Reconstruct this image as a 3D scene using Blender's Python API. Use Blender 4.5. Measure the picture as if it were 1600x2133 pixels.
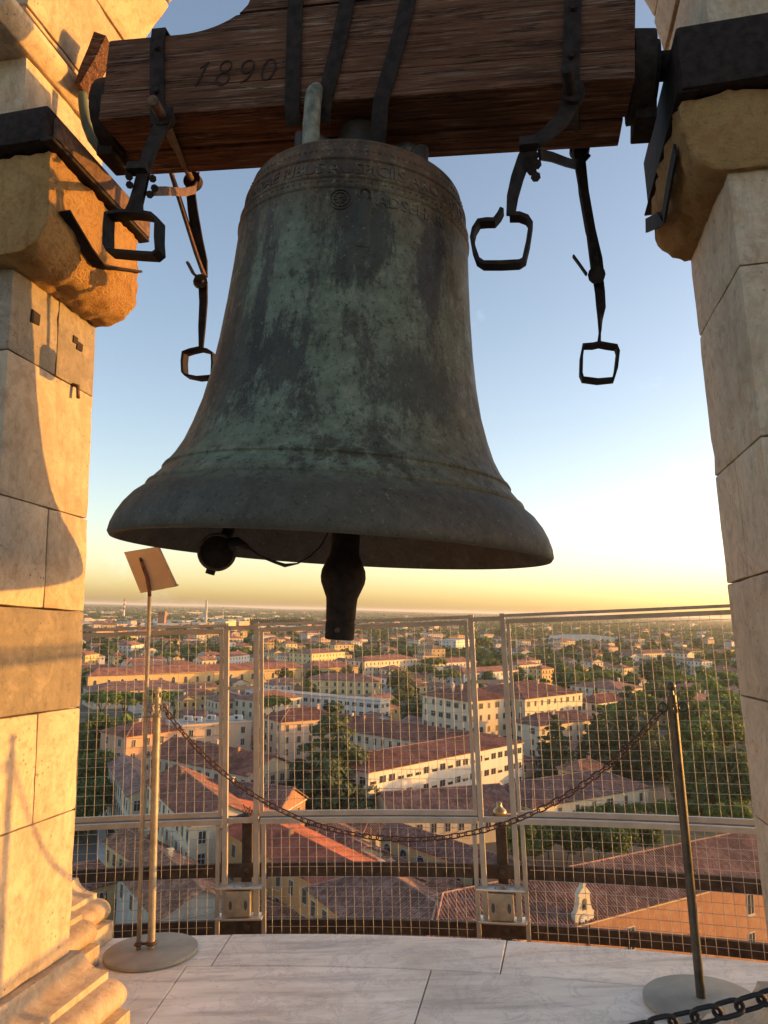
import bpy, bmesh, math, random
from mathutils import Matrix, Vector, noise
random.seed(7)
R = math.radians
for o in list(bpy.data.objects): bpy.data.objects.remove(o)
S = bpy.context.scene
COL = S.collection
EYE = 50.0                      # camera height above the town
# ------------------------------------------------------------------ camera
# world: z = gravity, y = view heading.  The leaning tower has its own frame (FT); the bell and its yoke hang in FB.
RW = Matrix(((0.9997024, 0.0, -0.0243932), (-0.0031629, 0.9915580, -0.1296252), (0.0241873, 0.1296638, 0.9912630)))
T2W = Matrix(((0.98027075, 0.19005297, -0.05430588), (-0.1873147, 0.98093559, 0.05175489), (0.06310674, -0.04056151, 0.99718218)))
B2W = Matrix(((0.98098283, 0.19129008, 0.03287528), (-0.19139582, 0.98151293, 0.00007069), (-0.03225399, -0.00636153, 0.99945946)))
cam_d = bpy.data.cameras.new('camera'); cam = bpy.data.objects.new('camera', cam_d); COL.objects.link(cam)
cam_d.sensor_fit = 'HORIZONTAL'; cam_d.sensor_width = 36.0; cam_d.lens = 36.0*1560/1600
cam_d.clip_start = 0.05; cam_d.clip_end = 60000
ce, cf, cu = RW.col[0], RW.col[1], RW.col[2]
cam.matrix_world = Matrix(((ce[0], cu[0], -cf[0], 0), (ce[1], cu[1], -cf[1], 0), (ce[2], cu[2], -cf[2], EYE), (0, 0, 0, 1)))
S.camera = cam
S.render.resolution_x = 768; S.render.resolution_y = 1024
# ------------------------------------------------------------------ sky, sun, exposure
_el, _az = R(4.4), R(79.3)
SUN = Vector((math.cos(_el)*math.sin(_az), math.cos(_el)*math.cos(_az), math.sin(_el)))
HAZE = 6.5e-5
SUN_EL = math.asin(SUN.z); SUN_AZ = math.atan2(SUN.x, SUN.y)
w = bpy.data.worlds.new('World'); S.world = w; w.use_nodes = True
wn = w.node_tree.nodes; wl = w.node_tree.links; wn.clear()
sky = wn.new('ShaderNodeTexSky'); sky.sky_type = 'NISHITA'; sky.sun_disc = False
sky.sun_elevation = SUN_EL; sky.sun_rotation = SUN_AZ; sky.altitude = 0
sky.air_density = 0.76; sky.dust_density = 1.25; sky.ozone_density = 0.7
bg = wn.new('ShaderNodeBackground'); bg.inputs[1].default_value = 0.15
wo = wn.new('ShaderNodeOutputWorld')
# thin wisps of high cloud over the whole sky
tc = wn.new('ShaderNodeTexCoord'); mp = wn.new('ShaderNodeMapping'); mp.inputs['Scale'].default_value = (2.2, 3.4, 3.0); mp.inputs['Location'].default_value = (0.35, 0.1, 0.0)
nz = wn.new('ShaderNodeTexNoise'); nz.inputs['Scale'].default_value = 2.0; nz.inputs['Detail'].default_value = 9; nz.inputs['Roughness'].default_value = 0.62
cr = wn.new('ShaderNodeMapRange'); cr.inputs[1].default_value = 0.63; cr.inputs[2].default_value = 0.92; cr.inputs[4].default_value = 0.55
mx = wn.new('ShaderNodeMix'); mx.data_type = 'RGBA'; mx.inputs[7].default_value = (3.4, 3.3, 3.3, 1)
wl.new(tc.outputs['Generated'], mp.inputs[0]); wl.new(mp.outputs[0], nz.inputs['Vector']); wl.new(nz.outputs[0], cr.inputs[0])
wl.new(cr.outputs[0], mx.inputs[0]); tint = wn.new('ShaderNodeMix'); tint.data_type = 'RGBA'; tint.blend_type = 'MULTIPLY'; tint.inputs[0].default_value = 1.0; tint.inputs[7].default_value = (1.03, 0.965, 1.0, 1); wl.new(sky.outputs[0], tint.inputs[6]); wl.new(tint.outputs[2], mx.inputs[6]); wl.new(mx.outputs[2], bg.inputs[0]); wl.new(bg.outputs[0], wo.inputs[0])
sd = bpy.data.lights.new('sun', 'SUN'); sd.energy = 2.4; sd.angle = R(0.53); sd.color = (1.0, 0.45, 0.075)
sun = bpy.data.objects.new('sun', sd); COL.objects.link(sun); sun.rotation_euler = SUN.to_track_quat('Z', 'Y').to_euler(); sun.location = (0, 0, 120)
S.view_settings.view_transform = 'Standard'; S.view_settings.look = 'None'; S.view_settings.gamma = 1.0
S.view_settings.exposure = 1.70
S.view_settings.use_curve_mapping = False
S.render.engine = 'CYCLES'; S.cycles.max_bounces = 6; S.cycles.diffuse_bounces = 4; S.cycles.glossy_bounces = 2; S.cycles.volume_bounces = 0

# ------------------------------------------------------------------ frames and pixel rays (used only to lay the place out)
FW = Matrix.Translation((0, 0, EYE))
FT = FW @ T2W.to_4x4(); FB = FW @ B2W.to_4x4()
W2T = T2W.inverted(); W2B = B2W.inverted()
def ray(px, py): return RW @ Vector((px-800, 1560.0, 1066.5-py))
def tY(px, py, y): r = W2T @ ray(px, py); return r*(y/r.y)
def tZ(px, py, z): r = W2T @ ray(px, py); return r*(z/r.z)
def tX(px, py, x): r = W2T @ ray(px, py); return r*(x/r.x)
def bY(px, py, y): r = W2B @ ray(px, py); return r*(y/r.y)
def G(px, py, z): r = ray(px, py); t = (z-EYE)/r.z; return Vector((r.x*t, r.y*t, z))

# ------------------------------------------------------------------ mesh helpers
class MB:
    def __init__(s): s.v = []; s.f = []; s.mi = []; s.k = 0
    def add(s, vs, fs, k=None):
        b = len(s.v); s.v += [Vector(p) for p in vs]; s.f += [tuple(i+b for i in q) for q in fs]; s.mi += [s.k if k is None else k]*len(fs); return s
    def box(s, x0, x1, y0, y1, z0, z1, k=None):
        return s.add([(x0,y0,z0),(x1,y0,z0),(x1,y1,z0),(x0,y1,z0),(x0,y0,z1),(x1,y0,z1),(x1,y1,z1),(x0,y1,z1)],
                     [(3,2,1,0),(4,5,6,7),(0,1,5,4),(1,2,6,5),(2,3,7,6),(3,0,4,7)], k)
    def tube(s, pts, r, n=8, closed=False, caps=True, k=None):
        pts = [Vector(p) for p in pts]; N = len(pts); rr = r if isinstance(r, (list, tuple)) else [r]*N
        vs = []; up = None
        for i, p in enumerate(pts):
            a = pts[(i-1) % N] if (closed or i > 0) else p; b = pts[(i+1) % N] if (closed or i < N-1) else p
            t = (b-a).normalized()
            if up is None: up = Vector((0,0,1)) if abs(t.z) < .9 else Vector((1,0,0))
            u = (up - t*up.dot(t)).normalized(); w_ = t.cross(u); up = u
            for j in range(n):
                an = 2*math.pi*j/n; vs.append(p + (u*math.cos(an)+w_*math.sin(an))*rr[i])
        fs = []
        for i in range(N if closed else N-1):
            for j in range(n):
                a = i*n+j; b = i*n+(j+1) % n; c = ((i+1) % N)*n+(j+1) % n; d = ((i+1) % N)*n+j
                fs.append((a, b, c, d))
        if not closed and caps: fs += [tuple(range(n-1, -1, -1)), tuple((N-1)*n+j for j in range(n))]
        return s.add(vs, fs, k)
    def strap(s, pts, wide, w_, t, k=None, closed=False):
        """flat bar along pts; 'wide' = direction of its broad side"""
        pts = [Vector(p) for p in pts]; N = len(pts); vs = []; fs = []
        ww = w_ if isinstance(w_, (list, tuple)) else [w_]*N
        wd = [Vector(q) for q in wide] if isinstance(wide, list) else [Vector(wide)]*N
        for i, p in enumerate(pts):
            a = pts[(i-1) % N] if (closed or i > 0) else p; b = pts[(i+1) % N] if (closed or i < N-1) else p
            tg = (b-a).normalized(); u = (wd[i]-tg*wd[i].dot(tg)).normalized(); n_ = tg.cross(u)
            for su, sn in ((-1,-1),(1,-1),(1,1),(-1,1)): vs.append(p+u*su*ww[i]/2+n_*sn*t/2)
        for i in range(N if closed else N-1):
            for j in range(4):
                k2 = (i+1) % N; fs.append((i*4+j, i*4+(j+1) % 4, k2*4+(j+1) % 4, k2*4+j))
        if not closed: fs += [(3,2,1,0), tuple((N-1)*4+j for j in range(4))]
        return s.add(vs, fs, k)
    def lathe(s, prof, n=32, c=(0,0), k=None, caps=False):
        vs = []; fs = []; m = len(prof)
        for (r, z) in prof:
            for j in range(n):
                a = 2*math.pi*j/n; vs.append((c[0]+r*math.cos(a), c[1]+r*math.sin(a), z))
        for i in range(m-1):
            for j in range(n): fs.append((i*n+j, i*n+(j+1) % n, (i+1)*n+(j+1) % n, (i+1)*n+j))
        if caps: fs += [tuple(range(n-1,-1,-1)), tuple((m-1)*n+j for j in range(n))]
        return s.add(vs, fs, k)
    def prism(s, poly, d, k=None):
        """closed polygon (3-D points) pushed along vector d"""
        n = len(poly); p = [Vector(q) for q in poly]; d = Vector(d)
        return s.add(p+[q+d for q in p], [tuple(range(n-1,-1,-1)), tuple(range(n, 2*n))]+[(i,(i+1) % n, n+(i+1) % n, n+i) for i in range(n)], k)
    def mesh(s, name, mats, smooth=False, off=(0,0,0), fix=True, bevel=0.0):
        me = bpy.data.meshes.new(name); o = Vector(off)
        me.from_pydata([tuple(v-o) for v in s.v], [], s.f); me.update()
        for m in (mats if isinstance(mats, (list, tuple)) else [mats]): me.materials.append(m)
        me.polygons.foreach_set('material_index', s.mi)
        if fix or bevel:
            bm = bmesh.new(); bm.from_mesh(me)
            if fix: bmesh.ops.recalc_face_normals(bm, faces=bm.faces)
            if bevel: bmesh.ops.bevel(bm, geom=[e for e in bm.edges if len(e.link_faces) == 2 and e.calc_face_angle(0) > .5], offset=bevel, segments=2, affect='EDGES', profile=.6)
            bm.to_mesh(me); bm.free()
        if smooth:
            me.polygons.foreach_set('use_smooth', [True]*len(me.polygons))
            if smooth is not True: me.set_sharp_from_angle(angle=R(smooth))
        return me
def obj(name, me, parent=None, mat=None):
    o = bpy.data.objects.new(name, me); COL.objects.link(o)
    if parent is not None: o.parent = parent
    if mat is not None: o.matrix_local = mat
    return o
def tag(o, label=None, cat=None, group=None, kind=None):
    if label: o['label'] = label
    if cat: o['category'] = cat
    if group: o['group'] = group
    if kind: o['kind'] = kind
    return o
def thing(name, label, cat, F=None, base=(0,0,0), group=None, rz=0):
    o = bpy.data.objects.new(name, None); COL.objects.link(o); o.empty_display_size = .2
    o.matrix_world = (F if F is not None else Matrix()) @ Matrix.Translation(base) @ Matrix.Rotation(rz, 4, 'Z')
    o['_b'] = tuple(base); return tag(o, label, cat, group)
def part(name, mb, mats, parent, smooth=False, bevel=0.0, fix=True, kind=None):
    """mesh given in the frame of its thing; stored relative to the thing's base"""
    b = parent; 
    while b.parent is not None: b = b.parent
    o = obj(name, mb.mesh(name, mats, smooth, b.get('_b', (0,0,0)), fix, bevel), parent)
    if kind: o['kind'] = kind
    return o
def single(name, mb, mats, F, base, label=None, cat=None, group=None, kind=None, smooth=False, bevel=0.0):
    o = obj(name, mb.mesh(name, mats, smooth, base, True, bevel)); o.matrix_world = (F if F is not None else Matrix()) @ Matrix.Translation(base)
    return tag(o, label, cat, group, kind)

# ------------------------------------------------------------------ materials
def newmat(name):
    m = bpy.data.materials.new(name); m.use_nodes = True; nt = m.node_tree; b = nt.nodes['Principled BSDF']; return m, nt, b
def N(nt, t, **kw):
    n_ = nt.nodes.new(t)
    for k_, v_ in kw.items(): setattr(n_, k_, v_)
    return n_
def coords(nt, scale=(1,1,1), which='Object', rot=(0,0,0)):
    a = N(nt, 'ShaderNodeTexCoord'); m = N(nt, 'ShaderNodeMapping'); m.inputs['Scale'].default_value = scale; m.inputs['Rotation'].default_value = rot
    nt.links.new(a.outputs[which], m.inputs[0]); return m.outputs[0]
def noise_(nt, vec, scale, detail=6, rough=.6, dist=0):
    n_ = N(nt, 'ShaderNodeTexNoise'); n_.inputs['Scale'].default_value = scale; n_.inputs['Detail'].default_value = detail; n_.inputs['Roughness'].default_value = rough; n_.inputs['Distortion'].default_value = dist
    nt.links.new(vec, n_.inputs['Vector']); return n_.outputs[0]
def ramp(nt, fac, stops):
    r_ = N(nt, 'ShaderNodeValToRGB'); e = r_.color_ramp.elements
    while len(e) < len(stops): e.new(.5)
    for i, (p, c) in enumerate(stops):
        e[i].position = p; e[i].color = (c, c, c, 1) if isinstance(c, (int, float)) else (c[0], c[1], c[2], 1)
    nt.links.new(fac, r_.inputs[0]); return r_.outputs[0]
def mix(nt, fac, a, b, mode='MIX'):
    m = N(nt, 'ShaderNodeMix'); m.data_type = 'RGBA'; m.blend_type = mode
    for sock, v_ in ((m.inputs[0], fac), (m.inputs[6], a), (m.inputs[7], b)):
        if isinstance(v_, (int, float)): sock.default_value = v_ if sock.type == 'VALUE' else (v_, v_, v_, 1)
        elif isinstance(v_, tuple): sock.default_value = (v_[0], v_[1], v_[2], 1)
        else: nt.links.new(v_, sock)
    return m.outputs[2]
def math_(nt, op, a, b=0.0):
    m = N(nt, 'ShaderNodeMath', operation=op)
    for i, v_ in enumerate((a, b)):
        if isinstance(v_, (int, float)): m.inputs[i].default_value = v_
        else: nt.links.new(v_, m.inputs[i])
    return m.outputs[0]
def bump(nt, b, h, strength=.4, dist=.01):
    n_ = N(nt, 'ShaderNodeBump'); n_.inputs['Strength'].default_value = strength; n_.inputs['Distance'].default_value = dist
    nt.links.new(h, n_.inputs['Height']); nt.links.new(n_.outputs[0], b.inputs['Normal'])
def objrand(nt): return N(nt, 'ShaderNodeObjectInfo').outputs['Random']
def stone(name, c1, c2, stain=(.2,.12,.06), stain_amt=.35, scale=2.0, bump_s=.35, bd=.01, vein=0.0, rough=.75, world=False):
    m, nt, b = newmat(name); v = coords(nt, which='Object')
    if True:
        geo = N(nt, 'ShaderNodeNewGeometry'); v = geo.outputs['Position']
    n1 = noise_(nt, v, scale, 8, .62); c = ramp(nt, n1, [(.3, c1), (.7, c2)])
    n2 = noise_(nt, v, scale*3.3, 8, .7, .6); c = mix(nt, ramp(nt, n2, [(.50, 0.0), (.66, stain_amt)]), c, stain)
    n6 = noise_(nt, v, scale*8, 9, .78, .4); c = mix(nt, ramp(nt, n6, [(.36, .55), (.47, 0.0)]), c, (c1[0]*.55, c1[1]*.5, c1[2]*.45)); c = mix(nt, ramp(nt, n6, [(.56, 0.0), (.70, .35)]), c, (min(1, c2[0]*1.25), min(1, c2[1]*1.25), min(1, c2[2]*1.25)))
    n3 = noise_(nt, v, scale*28, 4, .7); c = mix(nt, ramp(nt, n3, [(.25, .25), (.55, 0.0)]), c, (c1[0]*.45, c1[1]*.42, c1[2]*.4))
    mg = N(nt, 'ShaderNodeMapping'); mg.inputs['Scale'].default_value = (1, 1, .12); nt.links.new(v, mg.inputs[0])
    ng = noise_(nt, mg.outputs[0], scale*5, 7, .7, .2); c = mix(nt, ramp(nt, ng, [(.54, 0.0), (.68, .38)]), c, (c1[0]*.5, c1[1]*.46, c1[2]*.42))
    vp = N(nt, 'ShaderNodeTexVoronoi'); vp.inputs['Scale'].default_value = scale*16; nt.links.new(v, vp.inputs['Vector']); pit = ramp(nt, vp.outputs['Distance'], [(.10, 1.0), (.20, 0.0)]); pk = math_(nt, 'MULTIPLY', pit, ramp(nt, noise_(nt, v, scale*2.2, 4, .6), [(.52, 0.0), (.60, 1.0)])); c = mix(nt, math_(nt, 'MULTIPLY', pk, .75), c, (c1[0]*.25, c1[1]*.2, c1[2]*.16))
    if vein:
        mp_ = N(nt, 'ShaderNodeMapping'); mp_.inputs['Scale'].default_value = (3.5, 1.2, 1.0); mp_.inputs['Rotation'].default_value = (.5, .4, .6); nt.links.new(v, mp_.inputs[0])
        nv = noise_(nt, mp_.outputs[0], scale*1.4, 10, .68, 1.6); c = mix(nt, ramp(nt, nv, [(.44, 0.0), (.5, vein), (.56, 0.0)]), c, (c1[0]*.5, c1[1]*.5, c1[2]*.5))
    rv = N(nt, 'ShaderNodeHueSaturation'); mr = N(nt, 'ShaderNodeMapRange'); mr.inputs[3].default_value = .86; mr.inputs[4].default_value = 1.12
    nt.links.new(objrand(nt), mr.inputs[0]); nt.links.new(mr.outputs[0], rv.inputs['Value']); nt.links.new(c, rv.inputs['Color'])
    nt.links.new(rv.outputs[0], b.inputs['Base Color']); b.inputs['Roughness'].default_value = rough
    h = math_(nt, 'ADD', math_(nt, 'MULTIPLY', n6, .9), math_(nt, 'ADD', math_(nt, 'MULTIPLY', n3, .35), math_(nt, 'MULTIPLY', noise_(nt, v, scale*70, 3, .6), .12)))
    bump(nt, b, h, bump_s, bd); return m
def plain(name, col, rough=.6, metal=0.0, var=.2, scale=8, bmp=.15, col2=None, bd=.004, spec=.5):
    m, nt, b = newmat(name); v = coords(nt)
    n1 = noise_(nt, v, scale, 6, .65); c2 = col2 or tuple(x*(1-var*1.6) for x in col)
    c = ramp(nt, n1, [(.34, c2), (.62, col)]); nt.links.new(c, b.inputs['Base Color'])
    b.inputs['Roughness'].default_value = rough; b.inputs['Metallic'].default_value = metal; b.inputs['Specular IOR Level'].default_value = spec
    if bmp: bump(nt, b, noise_(nt, v, scale*6, 4, .6), bmp, bd)
    return m
M = {}
M['marble'] = stone('weathered_marble', (.45,.345,.235), (.61,.48,.34), stain=(.42,.22,.09), stain_amt=.45, scale=2.2, bump_s=.35, bd=.012, vein=.30)
M['dark_marble'] = stone('grey_marble', (.17,.138,.098), (.25,.20,.145), stain=(.45,.36,.26), stain_amt=.35, scale=3.0, bump_s=.3, bd=.01, vein=.2)
M['rough'] = stone('rough_tufa', (.58,.31,.10), (.72,.44,.17), stain=(.50,.20,.05), stain_amt=.5, scale=4.5, bump_s=1.0, bd=.05, rough=.9)
def floor_mat():
    m, nt, b = newmat('white_floor_marble'); g = N(nt, 'ShaderNodeNewGeometry').outputs['Position']
    mp_ = N(nt, 'ShaderNodeMapping'); mp_.inputs['Scale'].default_value = (.9, 7.0, 3.0); mp_.inputs['Rotation'].default_value = (0, 0, .22); nt.links.new(g, mp_.inputs[0])
    n1 = noise_(nt, mp_.outputs[0], 2.0, 9, .6, .5); c = ramp(nt, n1, [(.33, (.55,.52,.47)), (.47, (.80,.77,.68)), (.62, (.91,.88,.79))])
    n2 = noise_(nt, g, 3.0, 7, .6); c = mix(nt, ramp(nt, n2, [(.54, 0.0), (.75, .45)]), c, (.56,.46,.33))
    n4 = noise_(nt, g, 4.0, 10, .7, 1.0); c = mix(nt, ramp(nt, n4, [(.47, 0.0), (.50, .35), (.53, 0.0)]), c, (.36,.34,.33))
    n8 = noise_(nt, g, 1.1, 9, .72, .3); c = mix(nt, ramp(nt, n8, [(.50, 0.0), (.64, .32)]), c, (.40,.33,.25))
    n3 = noise_(nt, g, 60, 3, .6); c = mix(nt, ramp(nt, n3, [(.66, 0.0), (.73, .55)]), c, (.25,.22,.18))
    rv = N(nt, 'ShaderNodeHueSaturation'); mr = N(nt, 'ShaderNodeMapRange'); mr.inputs[3].default_value = .90; mr.inputs[4].default_value = 1.06
    nt.links.new(objrand(nt), mr.inputs[0]); nt.links.new(mr.outputs[0], rv.inputs['Value']); nt.links.new(c, rv.inputs['Color'])
    nt.links.new(rv.outputs[0], b.inputs['Base Color']); b.inputs['Roughness'].default_value = .55
    bump(nt, b, math_(nt, 'ADD', n2, math_(nt, 'MULTIPLY', n3, .2)), .25, .008); return m
M['floor'] = floor_mat()
def bronze_mat():
    m, nt, b = newmat('bell_bronze_patina'); tcn = N(nt, 'ShaderNodeTexCoord'); v = tcn.outputs['Object']
    sx = N(nt, 'ShaderNodeSeparateXYZ'); nt.links.new(v, sx.inputs[0]); X, Y, Z = sx.outputs
    mp_ = N(nt, 'ShaderNodeMapping'); mp_.inputs['Scale'].default_value = (1, 1, .28); nt.links.new(v, mp_.inputs[0]); vs = mp_.outputs[0]
    green = ramp(nt, noise_(nt, v, 14, 8, .75), [(.3, (.062,.070,.045)), (.55, (.116,.138,.096)), (.75, (.180,.212,.155))])
    brown = ramp(nt, noise_(nt, vs, 9, 8, .7), [(.3, (.050,.026,.012)), (.7, (.120,.063,.030))])
    dark = ramp(nt, noise_(nt, v, 22, 6, .7), [(.3, (.014,.011,.008)), (.7, (.045,.034,.023))])
    # brown towards the shoulder and the flanks, green in the waist, dark slate on the sound bow
    up = ramp(nt, math_(nt, 'ADD', Z, math_(nt, 'MULTIPLY', noise_(nt, vs, 6, 5, .6), .35)), [(.0, 0.0), (1.0, 1.0)])
    mr = N(nt, 'ShaderNodeMapRange'); mr.inputs[1].default_value = 1.02; mr.inputs[2].default_value = 1.28; nt.links.new(math_(nt, 'ADD', Z, math_(nt, 'MULTIPLY', noise_(nt, vs, 5, 5, .6), .34)), mr.inputs[0])
    c = mix(nt, mr.outputs[0], green, brown)
    side = N(nt, 'ShaderNodeMapRange'); side.inputs[1].default_value = .20; side.inputs[2].default_value = .44
    nt.links.new(math_(nt, 'ADD', math_(nt, 'ABSOLUTE', X), math_(nt, 'MULTIPLY', math_(nt, 'SUBTRACT', noise_(nt, vs, 7, 5, .6), .5), .5)), side.inputs[0])
    c = mix(nt, math_(nt, 'MULTIPLY', side.outputs[0], .55), c, brown)
    n5 = noise_(nt, vs, 5.2, 10, .80, .25); c = mix(nt, ramp(nt, n5, [(.53, 0.0), (.58, .75)]), c, dark)
    n7 = noise_(nt, v, 26, 8, .8); c = mix(nt, ramp(nt, n7, [(.38, .8), (.46, 0.0)]), c, (.022,.019,.015)); c = mix(nt, ramp(nt, n7, [(.55, 0.0), (.66, .55)]), c, (.25,.25,.17))
    # black run-off below the figure's right and on the left of the waist
    def spot(cx, cz, wx, wz, lo, hi):
        a = math_(nt, 'POWER', math_(nt, 'DIVIDE', math_(nt, 'SUBTRACT', X, cx), wx), 2.0); d = math_(nt, 'POWER', math_(nt, 'DIVIDE', math_(nt, 'SUBTRACT', Z, cz), wz), 2.0)
        q = math_(nt, 'ADD', math_(nt, 'SQRT', math_(nt, 'ADD', a, d)), math_(nt, 'MULTIPLY', math_(nt, 'SUBTRACT', noise_(nt, vs, 24, 10, .85), .5), 4.2))
        k_ = N(nt, 'ShaderNodeMapRange'); k_.inputs[1].default_value = hi; k_.inputs[2].default_value = lo; nt.links.new(q, k_.inputs[0]); return k_.outputs[0]
    for args, col in (((.11, .88, .10, .17, .7, 1.1), (.020,.018,.016)), ((-.16, .70, .035, .36, .6, 1.0), (.030,.018,.015)), ((-.24, .50, .16, .20, .6, 1.05), (.024,.021,.017)), ((.30, .80, .05, .2, .6, 1.0), (.03,.026,.03)), ((.30, .45, .14, .12, .6, 1.05), (.035,.032,.026)), ((-.07, .50, .10, .14, .6, 1.0), (.026,.023,.018))):
        c = mix(nt, math_(nt, 'MULTIPLY', spot(*args), .8), c, col)
    low = N(nt, 'ShaderNodeMapRange'); low.inputs[1].default_value = .17; low.inputs[2].default_value = .11; nt.links.new(math_(nt, 'ADD', Z, math_(nt, 'MULTIPLY', math_(nt, 'SUBTRACT', noise_(nt, v, 8, 6, .7), .5), .06)), low.inputs[0])
    slate = ramp(nt, noise_(nt, v, 18, 8, .75), [(.3, (.030,.024,.017)), (.6, (.060,.050,.038)), (.8, (.105,.094,.075))])
    c = mix(nt, math_(nt, 'MULTIPLY', low.outputs[0], .85), c, slate)
    sp = noise_(nt, v, 90, 3, .6); c = mix(nt, ramp(nt, sp, [(.60, 0.0), (.68, .7)]), c, (.015,.013,.011)); c = mix(nt, ramp(nt, sp, [(.28, .35), (.36, 0.0)]), c, (.24,.27,.22))
    nt.links.new(c, b.inputs['Base Color']); b.inputs['Metallic'].default_value = .05; b.inputs['Specular IOR Level'].default_value = .35
    rr = ramp(nt, noise_(nt, v, 12, 5, .6), [(.3, .55), (.7, .80)]); nt.links.new(rr, b.inputs['Roughness'])
    bump(nt, b, math_(nt, 'ADD', noise_(nt, v, 45, 6, .7), math_(nt, 'MULTIPLY', n5, .4)), .28, .005); return m
M['bronze'] = bronze_mat()
M['bronze_dark'] = plain('dark_bronze', (.07,.055,.04), .5, .3, scale=14, col2=(.025,.02,.016), bmp=.3)
M['bronze_green'] = plain('verdigris_bronze', (.22,.22,.17), .65, .1, scale=22, col2=(.05,.055,.042), bmp=.5)
def wood_mat():
    m, nt, b = newmat('old_red_brown_oak'); v = coords(nt, (1.1, 9, 14)); vf = coords(nt, (2.2, 40, 60)); v0 = coords(nt)
    c = ramp(nt, noise_(nt, v, 2.2, 8, .65, .3), [(.3, (.042,.018,.010)), (.5, (.115,.050,.027)), (.7, (.175,.082,.045))])
    c = mix(nt, ramp(nt, noise_(nt, vf, 2.0, 6, .7, .2), [(.52, 0.0), (.66, .60)]), c, (.36,.27,.205))
    patch = ramp(nt, noise_(nt, v0, 3.5, 5, .6), [(.42, 0.0), (.62, .55)]); c = mix(nt, patch, c, (.080,.034,.019))
    crk = noise_(nt, coords(nt, (.5, 11, 18)), 2.2, 6, .65, .35); c = mix(nt, ramp(nt, crk, [(.475, 0.0), (.5, 1.0), (.525, 0.0)]), c, (.010,.006,.005))
    nt.links.new(c, b.inputs['Base Color']); b.inputs['Roughness'].default_value = .85; b.inputs['Specular IOR Level'].default_value = .15
    bump(nt, b, math_(nt, 'ADD', noise_(nt, vf, 2.0, 6, .7), math_(nt, 'MULTIPLY', crk, .8)), .55, .008); return m
M['wood'] = wood_mat()
M['iron'] = plain('black_wrought_iron', (.030,.020,.017), .8, 0, scale=30, col2=(.010,.007,.006), bmp=.4, spec=.18)
M['iron_rust'] = plain('rusty_iron', (.16,.085,.05), .8, .2, scale=40, col2=(.05,.028,.02), bmp=.7)
M['rail_iron'] = plain('old_railing_iron', (.085,.058,.042), .75, .2, scale=16, col2=(.03,.022,.018), bmp=.5)
M['brass'] = plain('dull_brass_post', (.40,.35,.26), .5, .2, scale=14, col2=(.24,.21,.16), bmp=.15)
M['fence'] = plain('galvanised_fence_steel', (.46,.42,.36), .5, .30, scale=9, var=.15, bmp=.05)
M['wire'] = plain('galvanised_wire', (.44,.41,.37), .55, .15, scale=5, var=.15, bmp=0)
M['alu'] = plain('brushed_aluminium', (.62,.60,.56), .35, .7, scale=9, var=.1, bmp=.05)
M['chain'] = plain('rusty_chain', (.11,.055,.038), .7, .3, scale=60, col2=(.04,.022,.018), bmp=.5)
M['chain_black'] = plain('black_chain', (.022,.018,.018), .5, .4, scale=60, bmp=.3)
M['plate'] = plain('cast_base_plate', (.36,.35,.30), .6, .2, scale=5, col2=(.24,.235,.20), bmp=.1)
M['sign_back'] = plain('tan_panel_back', (.50,.40,.27), .6, 0, scale=4, col2=(.42,.33,.22), bmp=.05)
M['lens'] = plain('grey_lens', (.10,.10,.10), .15, 0, bmp=0)
M['conduit'] = plain('green_conduit', (.10,.12,.07), .6, 0, bmp=.1)
M['carve'] = plain('carved_groove', (.022,.010,.006), .9, 0, bmp=.1)
M['rope'] = plain('dark_cable', (.03,.026,.022), .7, 0, bmp=.1)
M['glaze'] = plain('brass_bowl', (.42,.33,.18), .3, .8, scale=9, bmp=.05)
M['post_dark'] = plain('dark_brass_post', (.12,.10,.07), .4, .45, scale=14, col2=(.05,.042,.034), bmp=.15)  # darker brass, used on the right barrier post only
# ================================================================== THE TOWER (frame FT: origin at the camera, z along the leaning tower)
FLOOR = -1.30; OX = -0.51                    # floor level and axis of the opening
XL, XR = -1.68, 0.66                         # the two reveals
YN, YF = 2.14, 2.66                          # near and far edge of the piers
CX, CY = -0.51, -3.10                        # centre of the round tower
def cyl(px, py, Rr):
    q = W2T @ ray(px, py); a = q.x*q.x+q.y*q.y; b = -2*(q.x*CX+q.y*CY); c = CX*CX+CY*CY-Rr*Rr
    return q*((-b+math.sqrt(b*b-4*a*c))/(2*a))
def onc(th, Rr, z): return Vector((CX+Rr*math.sin(th), CY+Rr*math.cos(th), z))
def rough_mesh(mb, mats, off, amp=.004, cell=.07, bevel=.007, chip=.0, smooth=28):
    """bevel, subdivide and wear a stone; returns a mesh relative to off"""
    me = mb.mesh('stone', mats, False, off, True, bevel); bm = bmesh.new(); bm.from_mesh(me)
    for _ in range(7):
        es = [e for e in bm.edges if e.calc_length() > cell*1.5]
        if not es: break
        bmesh.ops.subdivide_edges(bm, edges=es, cuts=1, use_grid_fill=True)
    bmesh.ops.triangulate(bm, faces=[f for f in bm.faces if len(f.verts) > 4])
    bm.normal_update(); o = Vector(off)
    for v in bm.verts:
        p = v.co+o; d = noise.noise(p*9)*amp*.6+noise.noise(p*31)*amp*.5
        if chip: d -= max(0, noise.noise(p*13+Vector((5,2,8)))-.25)*chip
        v.co += v.normal*(d+(noise.noise(p*80)*amp*.25 if amp > .01 else 0))
    bm.to_mesh(me); bm.free()
    me.polygons.foreach_set('use_smooth', [True]*len(me.polygons)); me.set_sharp_from_angle(angle=R(smooth)); return me
def stone_part(name, parent, mb, mat, **kw):
    b = Vector(parent.get('_b', (0,0,0))); c = sum(mb.v, Vector())/len(mb.v)
    return obj(name, rough_mesh(mb, mat, c, **kw), parent, Matrix.Translation(c-b))
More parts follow.
